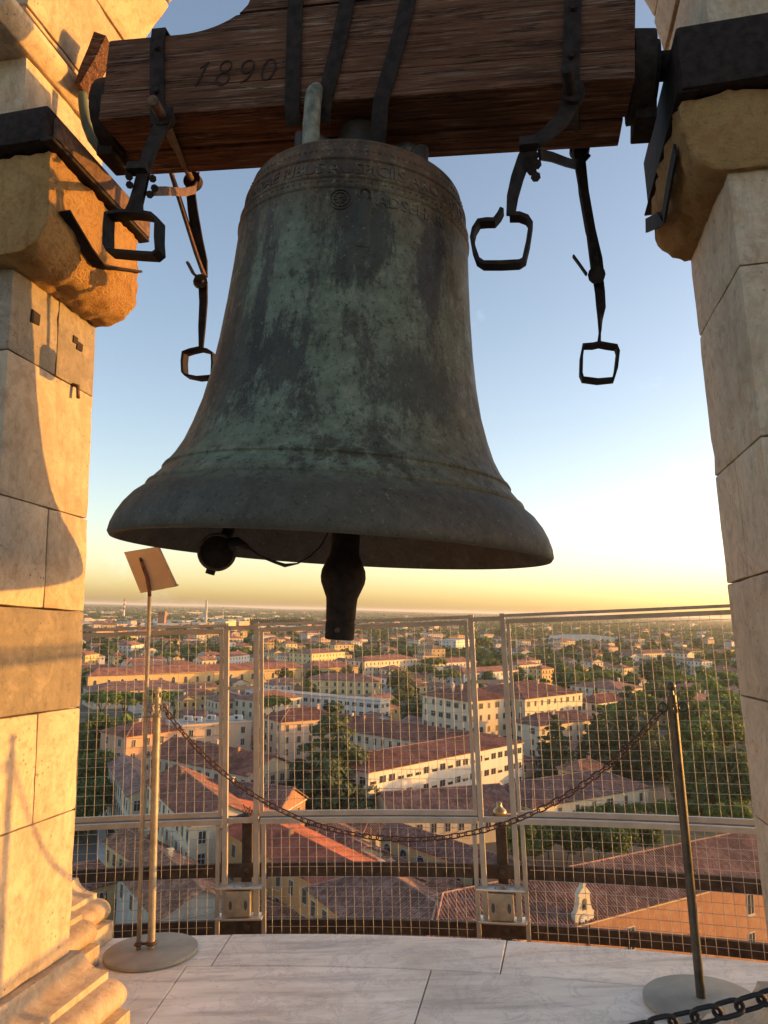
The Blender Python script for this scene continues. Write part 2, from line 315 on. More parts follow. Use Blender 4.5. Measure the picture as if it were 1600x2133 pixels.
def block(parent, x0, x1, y0, y1, z0, z1, mat, g=.0015, **kw):
    kw.setdefault('amp', .0035); kw.setdefault('chip', .012); kw.setdefault('cell', .045)
    return stone_part('stone_block', parent, MB().box(x0+g, x1-g, y0+g, y1-g, z0+g, z1-g), mat, **kw)

# ---- floor: two rings of marble slabs on a bed
mb = MB(); n = 40
def ringslab(mb, t0, t1, r0, r1, z0, z1, n=14):
    vs = []
    for i in range(n+1):
        t = t0+(t1-t0)*i/n
        for r_, z_ in ((r0,z0),(r1,z0),(r1,z1),(r0,z1)): vs.append(onc(t, r_, z_))
    fs = [(i*4+j, i*4+(j+1) % 4, i*4+4+(j+1) % 4, i*4+4+j) for i in range(n) for j in range(4)]+[(3,2,1,0), tuple(n*4+j for j in range(4))]
    return mb.add(vs, fs)
ringslab(mb, -.9, .9, 2.0, 6.77, FLOOR-.5, FLOOR-.03, 50)
floor = single('floor', mb, M['dark_marble'], FT, (OX, 3.0, FLOOR), kind='structure'); floor['_b'] = (OX, 3.0, FLOOR)
def thx(x, r_): return math.asin((x-CX)/r_)
def slabs(r0, r1, xs, rm):
    ts = [thx(x, rm) for x in xs]
    for a, b in zip(ts[:-1], ts[1:]):
        m_ = MB(); ringslab(m_, a+.0004, b-.0004, r0+.0025, r1-.0025, FLOOR-.09, FLOOR+random.uniform(-.0015, .001))
        part('floor_slab', m_, M['floor'], floor, False, .0035)
slabs(6.44, 6.80, (-4.2, -2.75, -1.432, -.186, 1.05, 2.4, 3.6), 6.6)
slabs(5.45, 6.44, (-3.9, -2.6, -1.447, -.477, .92, 2.3, 3.4), 6.0)
slabs(4.3, 5.45, (-3.0, -1.9, -.75, .6, 1.8), 5.0)
ringslab(mb2 := MB(), -1.2, 1.2, 6.5, 7.75, FLOOR-1.10, FLOOR-1.0, 60)
single('gallery_walkway', mb2, M['marble'], FT, (OX, 4.0, FLOOR-1.0), kind='structure')
ringslab(mb2 := MB(), -1.4, 1.4, 4.0, 7.3, -14, FLOOR-1.11, 60)
single('tower_drum', mb2, M['marble'], FT, (OX, 4.0, -14), 'pale marble drum of the tower below the gallery', 'tower')

# ---- piers of big marble blocks
CZ = [-1.035, -.545, -.18, .18, .544, 1.05, 1.36, 1.73, 2.20]
CM = ['marble', 'marble', 'dark_marble', 'marble', 'marble', 'dark_marble', 'marble', 'marble']
BASEP = [(0,-1.035),(.034,-1.035),(.040,-1.052),(.055,-1.072),(.082,-1.089),(.115,-1.097),(.135,-1.10),(.135,-1.122),(.165,-1.124),(.188,-1.134),(.204,-1.150),(.211,-1.170),(.206,-1.190),(.190,-1.208),(.172,-1.216),(.224,-1.219),(.224,-1.30)]
def moulding(parent, x0, sgn, y0, y1, mat, depth=.25):
    poly = [(x0+sgn*p, y0+.002, z) for p, z in BASEP]+[(x0-sgn*depth, y0+.002, FLOOR), (x0-sgn*depth, y0+.002, -1.035)]
    stone_part('base_moulding', parent, MB().prism(poly, (0, y1-y0-.004, 0)), mat, amp=.002, cell=.09, bevel=.003, smooth=35)
def corbel(parent, xp, xo, y0, y1, zb, zt):
    s = 1 if xo > xp else -1; w_ = abs(xo-xp)
    pr = [(-.25, zt), (w_, zt), (w_+.004, zb+.17), (w_-.004, zb+.10), (w_-.022, zb+.055), (w_-.055, zb+.022), (w_-.095, zb+.006), (.0, zb), (-.25, zb)]
    stone_part('corbel', parent, MB().prism([(xp+s*p, y0, z) for p, z in pr], (0, y1-y0, 0)), M['rough'], amp=.020, cell=.02, bevel=.008, chip=.03, smooth=60)
def pier(label, xr, sgn, split):
    t = thing('stone_pier', label, 'pier', FT, (xr-sgn*.2, 2.4, FLOOR))
    for i in range(8):
        z0, z1 = CZ[i], CZ[i+1]; m_ = M[CM[i] if sgn > 0 else 'marble']; xa, xb = sorted((xr, xr-sgn*.45))
        if i == 6: xa, xb = sorted((xr-sgn*.25, xr-sgn*.45))
        if i in split: block(t, xa, xb, YN, 2.41, z0, z1, m_); block(t, xa, xb, 2.41, YF, z0, z1, m_)
        else: block(t, xa, xb, YN, YF, z0, z1, m_)
        block(t, *sorted((xr-sgn*.45, xr-sgn*1.15)), YN, 3.22 if sgn > 0 else 3.0, z0, z1, M[CM[(i+1) % 8]], cell=.2)
        if sgn > 0: block(t, *sorted((xr-sgn*.55, xr-sgn*1.15)), 3.22, 3.50, z0, z1, M[CM[i]], cell=.2)
    moulding(t, xr, sgn, 1.60, 2.17, M['marble']); moulding(t, xr, sgn, 2.17, 2.69, M['marble'])
    moulding(t, xr-sgn*.45, sgn, 2.695, 3.24 if sgn > 0 else 3.0, M['marble'])
    if sgn > 0: moulding(t, xr-sgn*.55, sgn, 3.245, 3.52, M['marble'])
    block(t, *sorted((xr, xr-sgn*1.15)), 1.60, YN-.03, FLOOR, -1.035, M['marble'], cell=.2)
    return t
pl = pier('sunlit left marble pier with the shadow of the bell on it', XL, 1, (1, 3, 5))
corbel(pl, XL, -1.502, 2.06, YF, 1.35, 1.725)
pr_ = pier('shaded right marble pier behind the base plate of the right post', XR, -1, (3,))
corbel(pr_, XR, 0.548, 2.12, YF, 1.34, 1.598)
# dark plates for the shade inside putlog holes, and an iron stub, on the left reveal
def hole(px, py, w_, h_):
    p = tX(px, py, XL+.0035); part('putlog_hole_shade', MB().prism([(p.x, p.y-w_*.5, p.z-h_*.5), (p.x, p.y+w_*.45, p.z-h_*.4), (p.x, p.y+w_*.5, p.z+h_*.45), (p.x, p.y-w_*.4, p.z+h_*.5)], (-.02, 0, 0)), M['carve'], pl)
hole(75, 662, .05, .05); hole(167, 722, .04, .035); hole(158, 708, .03, .03)
p = tX(152, 815, XL)
part('iron_stub', MB().tube([p+Vector((-.01,0,.03)), p+Vector((.02,0,.02)), p+Vector((.024,0,-.03))], .008, 6), M['iron_rust'], pl, True)
# impost ledge and the arch over the opening
for xr, sgn, t in ((XL, 1, pl), (XR, -1, pr_)):
    z0 = 2.20 if sgn > 0 else 2.06
    pr2 = [(-.45, z0), (.01, z0), (.035, z0+.02), (.06, z0+.055), (.06, z0+.08), (-.45, z0+.08)]
    if sgn > 0: stone_part('impost', t, MB().prism([(xr+sgn*p_, 1.95, z_) for p_, z_ in pr2], (0, .72, 0)), M['marble'], amp=.004, cell=.06, bevel=.004)
arch = thing('stone_arch', 'pale stone arch above the bell, sunlit on the left', 'arch', FT, (OX, 2.4, 2.07))
ZS = 2.07; RI = 1.17; nv = 13
for k in range(nv):
    a0 = math.pi*k/nv; a1 = math.pi*(k+1)/nv; a0 += .12 if k == 0 else .003; a1 -= .003
    if k == nv-1: a1 -= .22
    sub = 5; poly = [(OX+RI*math.cos(a0+(a1-a0)*i/sub), 2.08, ZS+RI*math.sin(a0+(a1-a0)*i/sub)) for i in range(sub+1)]+[(OX+(RI+.55)*math.cos(a1-(a1-a0)*i/sub), 2.08, ZS+(RI+.55)*math.sin(a1-(a1-a0)*i/sub)) for i in range(sub+1)]
    stone_part('voussoir', arch, MB().prism(poly, (0, YF-2.08-.01*(k % 2), 0)), M['marble'], amp=.008, cell=.09, bevel=.008)
# ---- iron bearers on the corbels that carry the yoke
def bearer(label, x0, x1, y0, y1, z0, z1, mat, lip):
    t = thing('iron_bearer', label, 'iron bracket', FT, ((x0+x1)/2, y0, z0))
    part('casing', MB().box(x0, x1, y0, y1, z0, z1), mat, t, 40, .012)
    part('lip_strip', MB().box(*lip), mat, t, 40, .004)
    return t
tl = bearer('rust brown iron box on the left corbel under the yoke', -2.05, -1.492, 2.02, 2.66, 1.735, 1.865, M['iron'], (-1.515, -1.468, 2.02, 2.69, 1.727, 1.742))
part('side_plate', MB().box(-1.490, -1.472, 2.05, 2.70, 1.752, 1.835), M['iron_rust'], tl, 40, .004)
tr = bearer('black iron box on the right corbel beside the yoke', .552, 1.30, 2.09, 2.745, 1.604, 1.815, M['iron'], (.540, .60, 2.10, 2.76, 1.5985, 1.6035))
# bent flat irons let into the corbels
def flat_iron(label, pts, wide, F=FT):
    single('flat_iron', MB().strap(pts, wide, .05, .008), M['iron'], F, pts[0], label, 'iron strip', smooth=40)
flat_iron('dark bent iron strip fixed across the orange left corbel', [tX(px, py, -1.488) for px, py in ((132, 440), (150, 470), (180, 520), (206, 553), (225, 558), (285, 567))], (1, 0, 0))
flat_iron('dark bent iron strip on the edge of the right corbel', [tX(px, py, .536) for px, py in ((1408, 312), (1395, 380), (1383, 450), (1372, 458), (1347, 470))], (0, 1, .1))

# ---- posts, plates, chain
def ringtorus(mb, c, r, tr, axis, n=18):
    a = Vector(axis).normalized(); u = a.orthogonal().normalized(); w_ = a.cross(u)
    return mb.tube([c+(u*math.cos(2*math.pi*i/n)+w_*math.sin(2*math.pi*i/n))*r for i in range(n)], tr, 6, True)
def barrier_post(label, bx, by, top, mat, lean=(0,0)):
    t = thing('barrier_post', label, 'post', FT, (bx, by, FLOOR))
    c = (bx, by); zt = top
    part('base_plate', MB().lathe([(.001, FLOOR+.002), (.196, FLOOR+.002), (.203, FLOOR+.006), (.203, FLOOR+.018), (.198, FLOOR+.022), (.001, FLOOR+.024)], 48, c), M['plate'], t, 40)
    part('shaft', MB().lathe([(.0165, FLOOR+.02), (.0165, FLOOR+.30), (.0165, zt-.05), (.017, zt-.05), (.017, zt-.030), (.010, zt-.028), (.008, zt-.012)], 18, c), mat, t, 40)
    part('ball', MB().lathe([(.001, zt-.016)]+[(.0185*math.sin(a), zt+.004-.0185*math.cos(a)) for a in [math.pi*i/10 for i in range(1, 10)]]+[(.001, zt+.0228)], 18, c), mat, t, True)
    for s in (-1, 1):
        m_ = MB(); ringtorus(m_, Vector((bx+s*.037, by, zt-.075)), .017, .0042, (.25*s, 1, 0)); part('ring', m_, mat, t, True)
    m_ = MB(); ringtorus(m_, Vector((bx, by-.032, zt-.078)), .016, .004, (1, .3, 0)); part('ring', m_, mat, t, True)
    return t
PLT = tZ(306, 1987, FLOOR); PRT = tZ(1462, 2092, FLOOR)
ztl = tY(323, 1440, PLT.y).z; ztr = tY(1396, 1432, PRT.y).z
pst_l = barrier_post('brass barrier post with two poles on a round plate beside the left pier', PLT.x+.02, PLT.y, ztl, M['brass'])
pst_r = barrier_post('dark leaning brass barrier post on a round plate beside the right pier', PRT.x, PRT.y, ztr, M['post_dark'])
# sign pole strapped to the left post
q0 = tZ(288, 1990, FLOOR); q1 = tY(312, 1232, q0.y+.01)
sg = thing('sign_stand', 'slim brass pole with a tilted tan panel seen from behind', 'sign', FT, q0)
part('pole', MB().tube([q0+Vector((0,0,.02)), q1+Vector((0,0,.02))], .0095, 12), M['brass'], sg, True)
c4 = [tY(258, 1150, q0.y+.05), tY(330, 1138, q0.y+.05), tY(368, 1220, q0.y-.05), tY(292, 1234, q0.y-.05)]
nn = (c4[1]-c4[0]).cross(c4[3]-c4[0]).normalized(); nn = nn if nn.y < 0 else -nn
part('panel', MB().prism(c4, -nn*.008), M['sign_back'], sg, False, .0015)
e1 = (c4[1]-c4[0]).normalized()
part('panel_edge', MB().tube([c4[1]+nn*.004, c4[2]+nn*.004, c4[2]+nn*.004+e1*.012], .006, 8), M['brass'], sg, True)
def onpanel(px, py, h):
    r_ = W2T @ ray(px, py); return r_*(c4[0].dot(nn)/r_.dot(nn))+nn*h
part('bracket', MB().strap([onpanel(px, py, .008) for px, py in ((294, 1164), (300, 1182), (308, 1204), (313, 1232))]+[q1+Vector((0,0,-.02))], (1, 0, 0), [.012, .016, .016, .016, .018], .010), M['iron_rust'], sg, 40, .001)
part('bracket_screw', MB().tube([onpanel(297, 1170, .01), onpanel(297, 1170, .02)], .006, 8), M['iron'], sg)
for zz, px in ((.045, 0), (None, 0)):
    z_ = FLOOR+.045 if zz else ztl-.115
    a = Vector((q0.x, q0.y, z_)) if zz else q0.lerp(q1, (z_-q0.z)/(q1.z-q0.z)); a.z = z_; b = Vector((PLT.x+.02, PLT.y, z_))
    m_ = MB(); ringtorus(m_, a, .0125, .008 if zz else .004, (0,0,1)); ringtorus(m_, b, .019, .008 if zz else .004, (0,0,1)); m_.tube([a+(b-a)*.2, b-(b-a)*.3], .006, 6)
    part('clamp', m_, M['iron_rust'] if zz else M['brass'], sg, True)
# chains, link by link
def link_mesh(L, w_, r_, mat, name):
    pts = []; h = (L-w_)/2
    for i in range(7): a = -math.pi/2+math.pi*i/6; pts.append((h+w_/2*math.cos(a), w_/2*math.sin(a), 0))
    for i in range(7): a = math.pi/2+math.pi*i/6; pts.append((-h+w_/2*math.cos(a), w_/2*math.sin(a), 0))
    return MB().tube(pts, r_, 6, True).mesh(name, mat, True)
def chain(label, path, pitch, me, F):
    base = path[0]; t = thing('chain', label, 'chain', F, base)
    d = [0.0]
    for a, b in zip(path[:-1], path[1:]): d.append(d[-1]+(b-a).length)
    n_ = int(d[-1]/pitch); j = 0
    for i in range(n_+1):
        s = i*pitch
        while j < len(path)-2 and d[j+1] < s: j += 1
        f = (s-d[j])/max(1e-6, d[j+1]-d[j]); p = path[j].lerp(path[j+1], f); tg = (path[j+1]-path[j]).normalized()
        rot = tg.to_track_quat('X', 'Z').to_matrix().to_4x4() @ Matrix.Rotation((R(25) if i % 2 else R(115))+random.uniform(-.25, .25), 4, 'X')
        obj('link', me, t, Matrix.Translation(p-base) @ rot)
    return t
lk = link_mesh(.042, .022, .0028, M['chain'], 'link')
A = Vector((PLT.x+.02+.045, PLT.y, ztl-.09)); B = Vector((PRT.x-.045, PRT.y, ztr-.09)); low = tY(830, 1748, (A.y+B.y)/2).z
path = []
for i in range(61):
    f = i/60; p = A.lerp(B, f); mid = (A.z+B.z)/2; s = mid-low
    u_ = (f-.5)*2; p.z -= s*(math.cosh(1.6)-math.cosh(1.6*u_))/(math.cosh(1.6)-1); path.append(p)
chain('rusty chain sagging between the two barrier posts', path, .0315, lk, FT)
lk2 = link_mesh(.050, .028, .0042, M['chain_black'], 'link')
c0 = [tY(px, py, 1.50+dy) for px, py, dy in ((1200, 2178, .0), (1320, 2148, 0), (1400, 2130, 0), (1480, 2112, 0), (1560, 2090, 0), (1640, 2066, 0), (1760, 2022, 0), (1850, 1982, 0))]
chain('black chain close to the camera at the lower right corner', c0, .0385, lk2, FT)

# ---- safety fence: posts in pairs and mesh panels following the round gallery
RF = 7.35; ZT, ZM = .155, -.895; PIT = .1921; GAPT = .0236; P0 = -.1640
def arcbar(mb, t0, t1, r_, z, hw, hh, n=14):
    """square bar along the arc"""
    vs = []
    for i in range(n+1):
        t = t0+(t1-t0)*i/n
        for a, b in ((-hw,-hh),(hw,-hh),(hw,hh),(-hw,hh)): vs.append(onc(t, r_+a, z+b))
    return mb.add(vs, [(i*4+j, i*4+(j+1) % 4, i*4+4+(j+1) % 4, i*4+4+j) for i in range(n) for j in range(4)]+[(3,2,1,0), tuple(n*4+j for j in range(4))])
def upbar(mb, t, r_, z0, z1, hw, hd):
    e = Vector((math.cos(t), -math.sin(t), 0)); d = Vector((math.sin(t), math.cos(t), 0)); p = onc(t, r_, z0)
    return mb.prism([p-e*hw-d*hd, p+e*hw-d*hd, p+e*hw+d*hd, p-e*hw+d*hd], (0, 0, z1-z0))
ZL = -2.25; da = .05/RF
vw = {}
def vwire(z0, z1):
    k = round(z1-z0, 3)
    if k not in vw: vw[k] = MB().tube([(0, 0, 0), (0, 0, k)], .0014, 5, caps=False).mesh('wire', M['wire'], True, fix=False)
    return vw[k]
names = {-2: None, -1: 'left mesh fence panel behind the tan sign stand', 0: 'middle mesh fence panel below the clapper', 1: 'right mesh fence panel behind the right barrier post', 2: 'far right mesh fence panel hidden by the right pier'}
cen = Vector((CX, CY, 0))
for k in (-1, 0, 1, 2):
    t0 = P0+PIT*(k)+GAPT; t1 = P0+PIT*(k+1)
    if k == -1: t0 += 0
    tm = (t0+t1)/2; base = onc(tm, RF, ZL)
    t = thing('safety_fence', names[k], 'fence', FT, base, 'mesh fence panels round the gallery')
    m_ = MB(); arcbar(m_, t0+.003, t1-.003, RF, ZT-.022, .012, .012); arcbar(m_, t0+.003, t1-.003, RF, ZM+.022, .012, .012)
    for tt in (t0+.0042, t1-.0042): upbar(m_, tt, RF, ZM+.01, ZT-.012, .0085, .0095)
    part('upper_frame', m_, M['fence'], t, 40)
    m_ = MB(); arcbar(m_, t0-.0005, t1+.0005, RF-.005, ZT+.010, .024, .0075, 20); part('top_rail', m_, M['fence'], t, 40)
    m_ = MB(); arcbar(m_, t0+.003, t1-.003, RF, ZM-.018, .016, .0135); part('middle_rail', m_, M['fence'], t, 40)
    for tt in (t0+.0055, t1-.0055):
        m_ = MB(); upbar(m_, tt, RF, ZL, ZM-.036, .011, .008); part('lower_upright', m_, M['fence'], t, 40)
    if k == 2: continue
    nv_ = int((t1-t0-.010)/da)
    for z0, z1, i0, tt0, sk in ((ZM+.034, ZT-.034, 0, t0+.0065, 0), (ZL, ZM-.036, 1, t0+.0095, 0)):
        hm = MB().tube([onc(tt0-.0005-tm+0.0+(t1-t0-2*(tt0-t0)+.001)*i/16, RF, 0)-cen for i in range(17)], .0014, 5, caps=False).mesh('wire', M['wire'], True, fix=False)
        for i in range(nv_+1):
            th = tt0+da*(i+.35)
            if th > t1-(tt0-t0)-.001: break
            p = onc(th+random.uniform(-.0002, .0002), RF+.002, z0)-base
            obj('wire', vwire(z0, z1), t, Matrix.Translation(p) @ Matrix.Rotation(random.uniform(-.004, .004), 4, 'Y'))
        zz = z1-.022
        while zz > z0+.01:
            rot = Matrix.Rotation(-tm, 4, 'Z')
            obj('wire', hm, t, Matrix.Translation(cen-base+Vector((0, 0, zz+random.uniform(-.001, .001)))) @ rot); zz -= .05
for k in (0, 1):
    ta = P0+PIT*k; tb = ta+GAPT; tm = (ta+tb)/2; zb = cyl(1037, 1915, RF).z
    t = thing('fence_post', ('left', 'right')[k]+' pair of fence posts holding a lamp box', 'fence post', FT, onc(tm, RF, zb))
    for tt in (ta, tb):
        m_ = MB(); upbar(m_, tt, RF-.004, zb, ZT+.022, .0135, .0145); part('upright', m_, M['fence'], t, 40)
    for z_, h_ in ((ZT-.005, .012), (-.19, .009), (ZM-.012, .014)):
        m_ = MB(); arcbar(m_, ta+.002, tb-.002, RF, z_, .006, h_, 4); part('crossbar', m_, M['fence'], t, 40)
    zt_ = zb+.155
    bx = thing('lamp_box', ('left', 'right')[k]+' brass lamp box with two dark oval lights between fence posts', 'lamp', FT, onc(tm, RF, zb+.01))
    m_ = MB(); upbar(m_, tm, RF-.03, zb+.014, zt_-.012, .064, .035); part('housing', m_, M['brass'], bx, 40, .003)
    for z_, nm in ((zb, 'bottom_plate'), (zt_, 'top_plate')):
        m_ = MB(); upbar(m_, tm, RF-.012, z_-.006, z_+.006, .125, .05); part(nm, m_, M['alu'], bx, 40, .003)
    e = Vector((math.cos(tm), -math.sin(tm), 0)); d = Vector((math.sin(tm), math.cos(tm), 0))
    for s in (-1, 1):
        pc = onc(tm, RF-.066, (zb+zt_)/2)+e*s*.041
        m_ = MB().prism([pc+e*a*.0155+Vector((0,0,b*.037)) for a, b in ((-1,-1),(1,-1),(1,1),(-1,1))], d*.004); w_ = part('light_window', m_, M['plate'], bx)
        part('lens', MB().prism([pc-d*.0015+e*.009*math.cos(a)+Vector((0,0,.024*math.sin(a)-.004)) for a in [2*math.pi*i/16 for i in range(16)]], d*.002), M['lens'], w_)
    part('handle', MB().tube([onc(tm, RF-.04, zt_+.006)+e*.028*math.cos(a)+Vector((0,0,.02*math.sin(a))) for a in [math.pi*i/8 for i in range(9)]], .004, 6), M['brass'], bx, True)
# ---- old iron railing just outside the fence
RI2 = 7.50
rl = thing('iron_railing', 'old dark iron railing of flat bars behind the mesh fence', 'railing', FT, onc(0, RI2, FLOOR-1.0))
zr1 = cyl(1030, 1800, RI2).z; zr2 = cyl(1000, 1921, RI2).z; zr0 = cyl(760, 1700, RI2).z
for z_, h_, w_ in ((zr0-.005, .012, .03), (zr1-.036, .036, .012), (zr2-.036, .036, .012)):
    m_ = MB(); arcbar(m_, -.5, .5, RI2, z_, w_, h_, 50); part('rail', m_, M['rail_iron'], rl, 40)
for k in (-1, 0, 1, 2):
    tm = P0+PIT*k+GAPT/2
    m_ = MB(); upbar(m_, tm, RI2+.018, FLOOR-1.0, zr0-.01, .029, .012); pp = part('post', m_, M['rail_iron'], rl, 40, .003)
    for z_ in (zr1-.036, zr2-.036): part('rivet', MB().lathe([(.001, 0), (.022, 0), (.024, .004), (.02, .01), (.001, .012)], 14).mesh and MB().tube([onc(tm, RI2-.012, z_), onc(tm, RI2-.024, z_)], [.024, .018], 12), M['rail_iron'], rl, True)
    if k in (0, 1):
        tz = zr0+.008; c_ = onc(tm, RI2, tz)
        if k == 1: part('finial', MB().lathe([(.034, tz), (.040, tz+.012), (.036, tz+.028), (.022, tz+.04), (.014, tz+.052), (.016, tz+.066), (.009, tz+.070), (.001, tz+.071)], 18, (c_.x, c_.y)), M['glaze'], rl, True)
        else:
            m_ = MB().lathe([(.05, tz), (.06, tz+.006), (.03, tz+.014), (.001, tz+.016)], 14, (c_.x, c_.y))
            for a_ in range(6): m_.tube([c_+Vector((.02*math.cos(a_), .02*math.sin(a_), .01)), c_+Vector((.035*math.cos(a_*1.3), .03*math.sin(a_), .035+.012*(a_ % 3)))], .003, 4)
            part('broken_finial', m_, M['rail_iron'], rl, True)
        m_ = MB().tube([c_+Vector((.016*math.cos(a_*2.1), .012*math.sin(a_*2.1), 0)) for a_ in range(2)], .003, 4)
# ================================================================== BELL, YOKE, IRONWORK (frame FB)
BX, BY, BZ = -.622, 2.335, .18
PROF = [(-.008,.672),(-.006,.686),(.004,.692),(.03,.687),(.06,.675),(.09,.658),(.12,.634),(.138,.612),(.150,.597),(.156,.599),(.162,.596),(.168,.586),(.178,.578),(.200,.558),(.208,.553),(.214,.556),(.222,.551),(.228,.543),(.255,.524),(.30,.500),(.36,.478),(.44,.454),(.54,.434),(.65,.418),(.78,.404),(.90,.394),(1.00,.387),(1.022,.3855),(1.027,.390),(1.034,.390),(1.039,.3835),(1.056,.382),(1.060,.386),(1.066,.386),(1.071,.380),(1.120,.371),(1.125,.375),(1.131,.374),(1.136,.368),(1.165,.361),(1.185,.353),(1.190,.355),(1.197,.351),(1.208,.338),(1.217,.315),(1.222,.28),(1.225,.10)]
INN = [(1.16,.05),(1.14,.26),(1.05,.325),(.8,.355),(.5,.405),(.3,.46),(.15,.56),(.06,.625),(.015,.655)]
bell = thing('bell', 'huge green and brown bronze bell hanging in the opening', 'bell', FB, (BX, BY, BZ))
pf = [(r_, z_+BZ) for z_, r_ in PROF]; inn = [(r_, z_+BZ) for z_, r_ in INN]
mb = MB().lathe(list(reversed(inn))[::-1]+pf, 144, (BX, BY))
bb = part('bell_body', mb, M['bronze'], bell, 45)
def prof_r(z):
    for (z0, r0), (z1, r1) in zip(PROF[:-1], PROF[1:]):
        if z0 <= z <= z1: return r0+(r1-r0)*(z-z0)/(z1-z0+1e-9)
    return .3
TOC = math.atan2(-BY, -BX)                     # bearing from the bell to the camera
def relief(name, txt, size, zc, ang0, depth=.0012, sp=1.0):
    cu_ = bpy.data.curves.new('lettering', 'FONT'); cu_.body = txt; cu_.size = size; cu_.space_character = sp; cu_.extrude = depth; cu_.resolution_u = 2; cu_.bevel_depth = .0008
    o = bpy.data.objects.new('tmp', cu_); COL.objects.link(o); dg = bpy.context.evaluated_depsgraph_get(); dg.update()
    me = bpy.data.meshes.new_from_object(o.evaluated_get(dg)); bpy.data.objects.remove(o); return me
def wrap(me, zc, ang0, mat, name, parent):
    w_ = max(v.co.x for v in me.vertices)
    for v in me.vertices:
        z = zc+v.co.y; r_ = prof_r(z)+v.co.z+.0005; a = ang0+(v.co.x-w_/2)/.375; v.co = (r_*math.cos(a), r_*math.sin(a), z)
    me.materials.clear(); me.materials.append(mat); return obj(name, me, parent)
wrap(relief('t', 'DEI PARAE RIBUS AUSPICIIS ARCHIEPI SC OPI', .054, 0, 0, sp=1.0), 1.073, TOC+.06, M['bronze'], 'upper_inscription', bell)
wrap(relief('t', 'ADSEHARI', .050, 0, 0, sp=1.05), .978, TOC+.46, M['bronze'], 'lower_inscription', bell)
# beaded ornament bands, medallion and a robed figure in relief
m_ = MB()
for i in range(120):
    a = 2*math.pi*i/120
    for z_ in (1.046, 1.156):
        r_ = prof_r(z_); c = Vector((r_*math.cos(a), r_*math.sin(a), z_)); u = Vector((-math.sin(a), math.cos(a), 0)); n_ = Vector((math.cos(a), math.sin(a), 0))
        s_ = .0065 if z_ < 1.1 else .008
        m_.add([c+u*s_, c+Vector((0,0,s_)), c-u*s_, c-Vector((0,0,s_)), c+n_*.004], [(0,1,4),(1,2,4),(2,3,4),(3,0,4)])
for v in m_.v: v += Vector((BX, BY, BZ))
part('ornament_band', m_, M['bronze'], bell, False, kind='stuff')
def onbell(a, z, h): r_ = prof_r(z)+h; return Vector((BX+r_*math.cos(a), BY+r_*math.sin(a), BZ+z))
def relief_shape(name, a0, z0, rings):
    """low relief heap: rings of (half width, height, z) stacked up"""
    m_ = MB(); vs = []; ns = 9
    for w_, h_, z_, dx in rings:
        for j in range(ns):
            u_ = -1+2*j/(ns-1); vs.append(onbell(a0+(dx+u_*w_)/.385, z0+z_, h_*.6*math.sqrt(max(0, 1-u_*u_))-.0008))
    n_ = len(rings); m_.add(vs, [(i*ns+j, i*ns+j+1, (i+1)*ns+j+1, (i+1)*ns+j) for i in range(n_-1) for j in range(ns-1)]); return part(name, m_, M['bronze'], bell, True)
fa = TOC+.055
relief_shape('figure_relief', fa, .84, [(.022,.004,.0,0),(.024,.009,.01,0),(.021,.010,.04,.001),(.019,.011,.075,-.001),(.018,.012,.10,0),(.021,.013,.12,.002),(.024,.013,.135,.001),(.018,.010,.146,0),(.008,.007,.150,0),(.010,.011,.156,0),(.0115,.012,.165,0),(.010,.011,.173,0),(.004,.005,.179,0)])
m_ = MB().tube([onbell(fa+(.0185*math.cos(a))/.385, 1.005+.0185*math.sin(a), .003) for a in [math.pi*(-.2+1.4*i/12) for i in range(13)]], .002, 5); part('halo', m_, M['bronze'], bell, True)
m_ = MB()
for rr_ in (.031, .022): m_.tube([onbell(TOC-.125+(rr_*math.cos(a))/.385, .985+rr_*math.sin(a), .002) for a in [2*math.pi*i/24 for i in range(24)]], .0026, 5, True)
for i in range(8): m_.tube([onbell(TOC-.125+(.005*math.cos(i*.785))/.385, .985+.005*math.sin(i*.785), .001), onbell(TOC-.125+(.018*math.cos(i*.785))/.385, .985+.018*math.sin(i*.785), .001)], [.0034, .0022], 5)
part('medallion', m_, M['bronze'], bell, True)
# crown loops (canons)
def loop(ang, r0, r1, zt_, th, mat=M['bronze_green'], out=0.0):
    pts = []; d = Vector((math.cos(ang), math.sin(ang), 0)); o = Vector((BX, BY, BZ+1.20))
    for f_, z_ in ((r0, 0), (r0+.012, .06), (r0+.012, .14), (r0-.004+out, zt_-.025), (r0-.03+out, zt_), (r1+.02, zt_-.01), (r1, zt_-.06), (r1, .0)): pts.append(o+d*f_+Vector((0,0,z_)))
    part('crown_loop', MB().tube(pts, [th*1.15, th, th*.95, th, th*.9, th, th, th], 10), mat, bell, True)
fx, fy_, fz = BX-.118, 2.142, BZ+1.195
part('crown_loop', MB().tube([(fx+.012, fy_+.015, fz), (fx+.004, fy_, fz+.08), (fx, fy_-.002, fz+.17), (fx, fy_-.002, fz+.25), (fx+.001, fy_+.004, fz+.285), (fx+.002, fy_+.016, fz+.305), (fx+.002, fy_+.05, fz+.312)], [.033, .030, .028, .028, .027, .022, .018], 12), M['bronze_green'], bell, True)
for a_, th in ((TOC+1.05, .036), (TOC-1.0, .034), (TOC+2.1, .034), (TOC-2.1, .034), (TOC+math.pi, .034)): loop(a_, .215, .06, .15, th*.85, M['bronze_dark'])
part('crown_core', MB().lathe([(.10, BZ+1.21), (.085, BZ+1.26), (.08, BZ+1.455)], 20, (BX, BY)), M['bronze_dark'], bell, True)

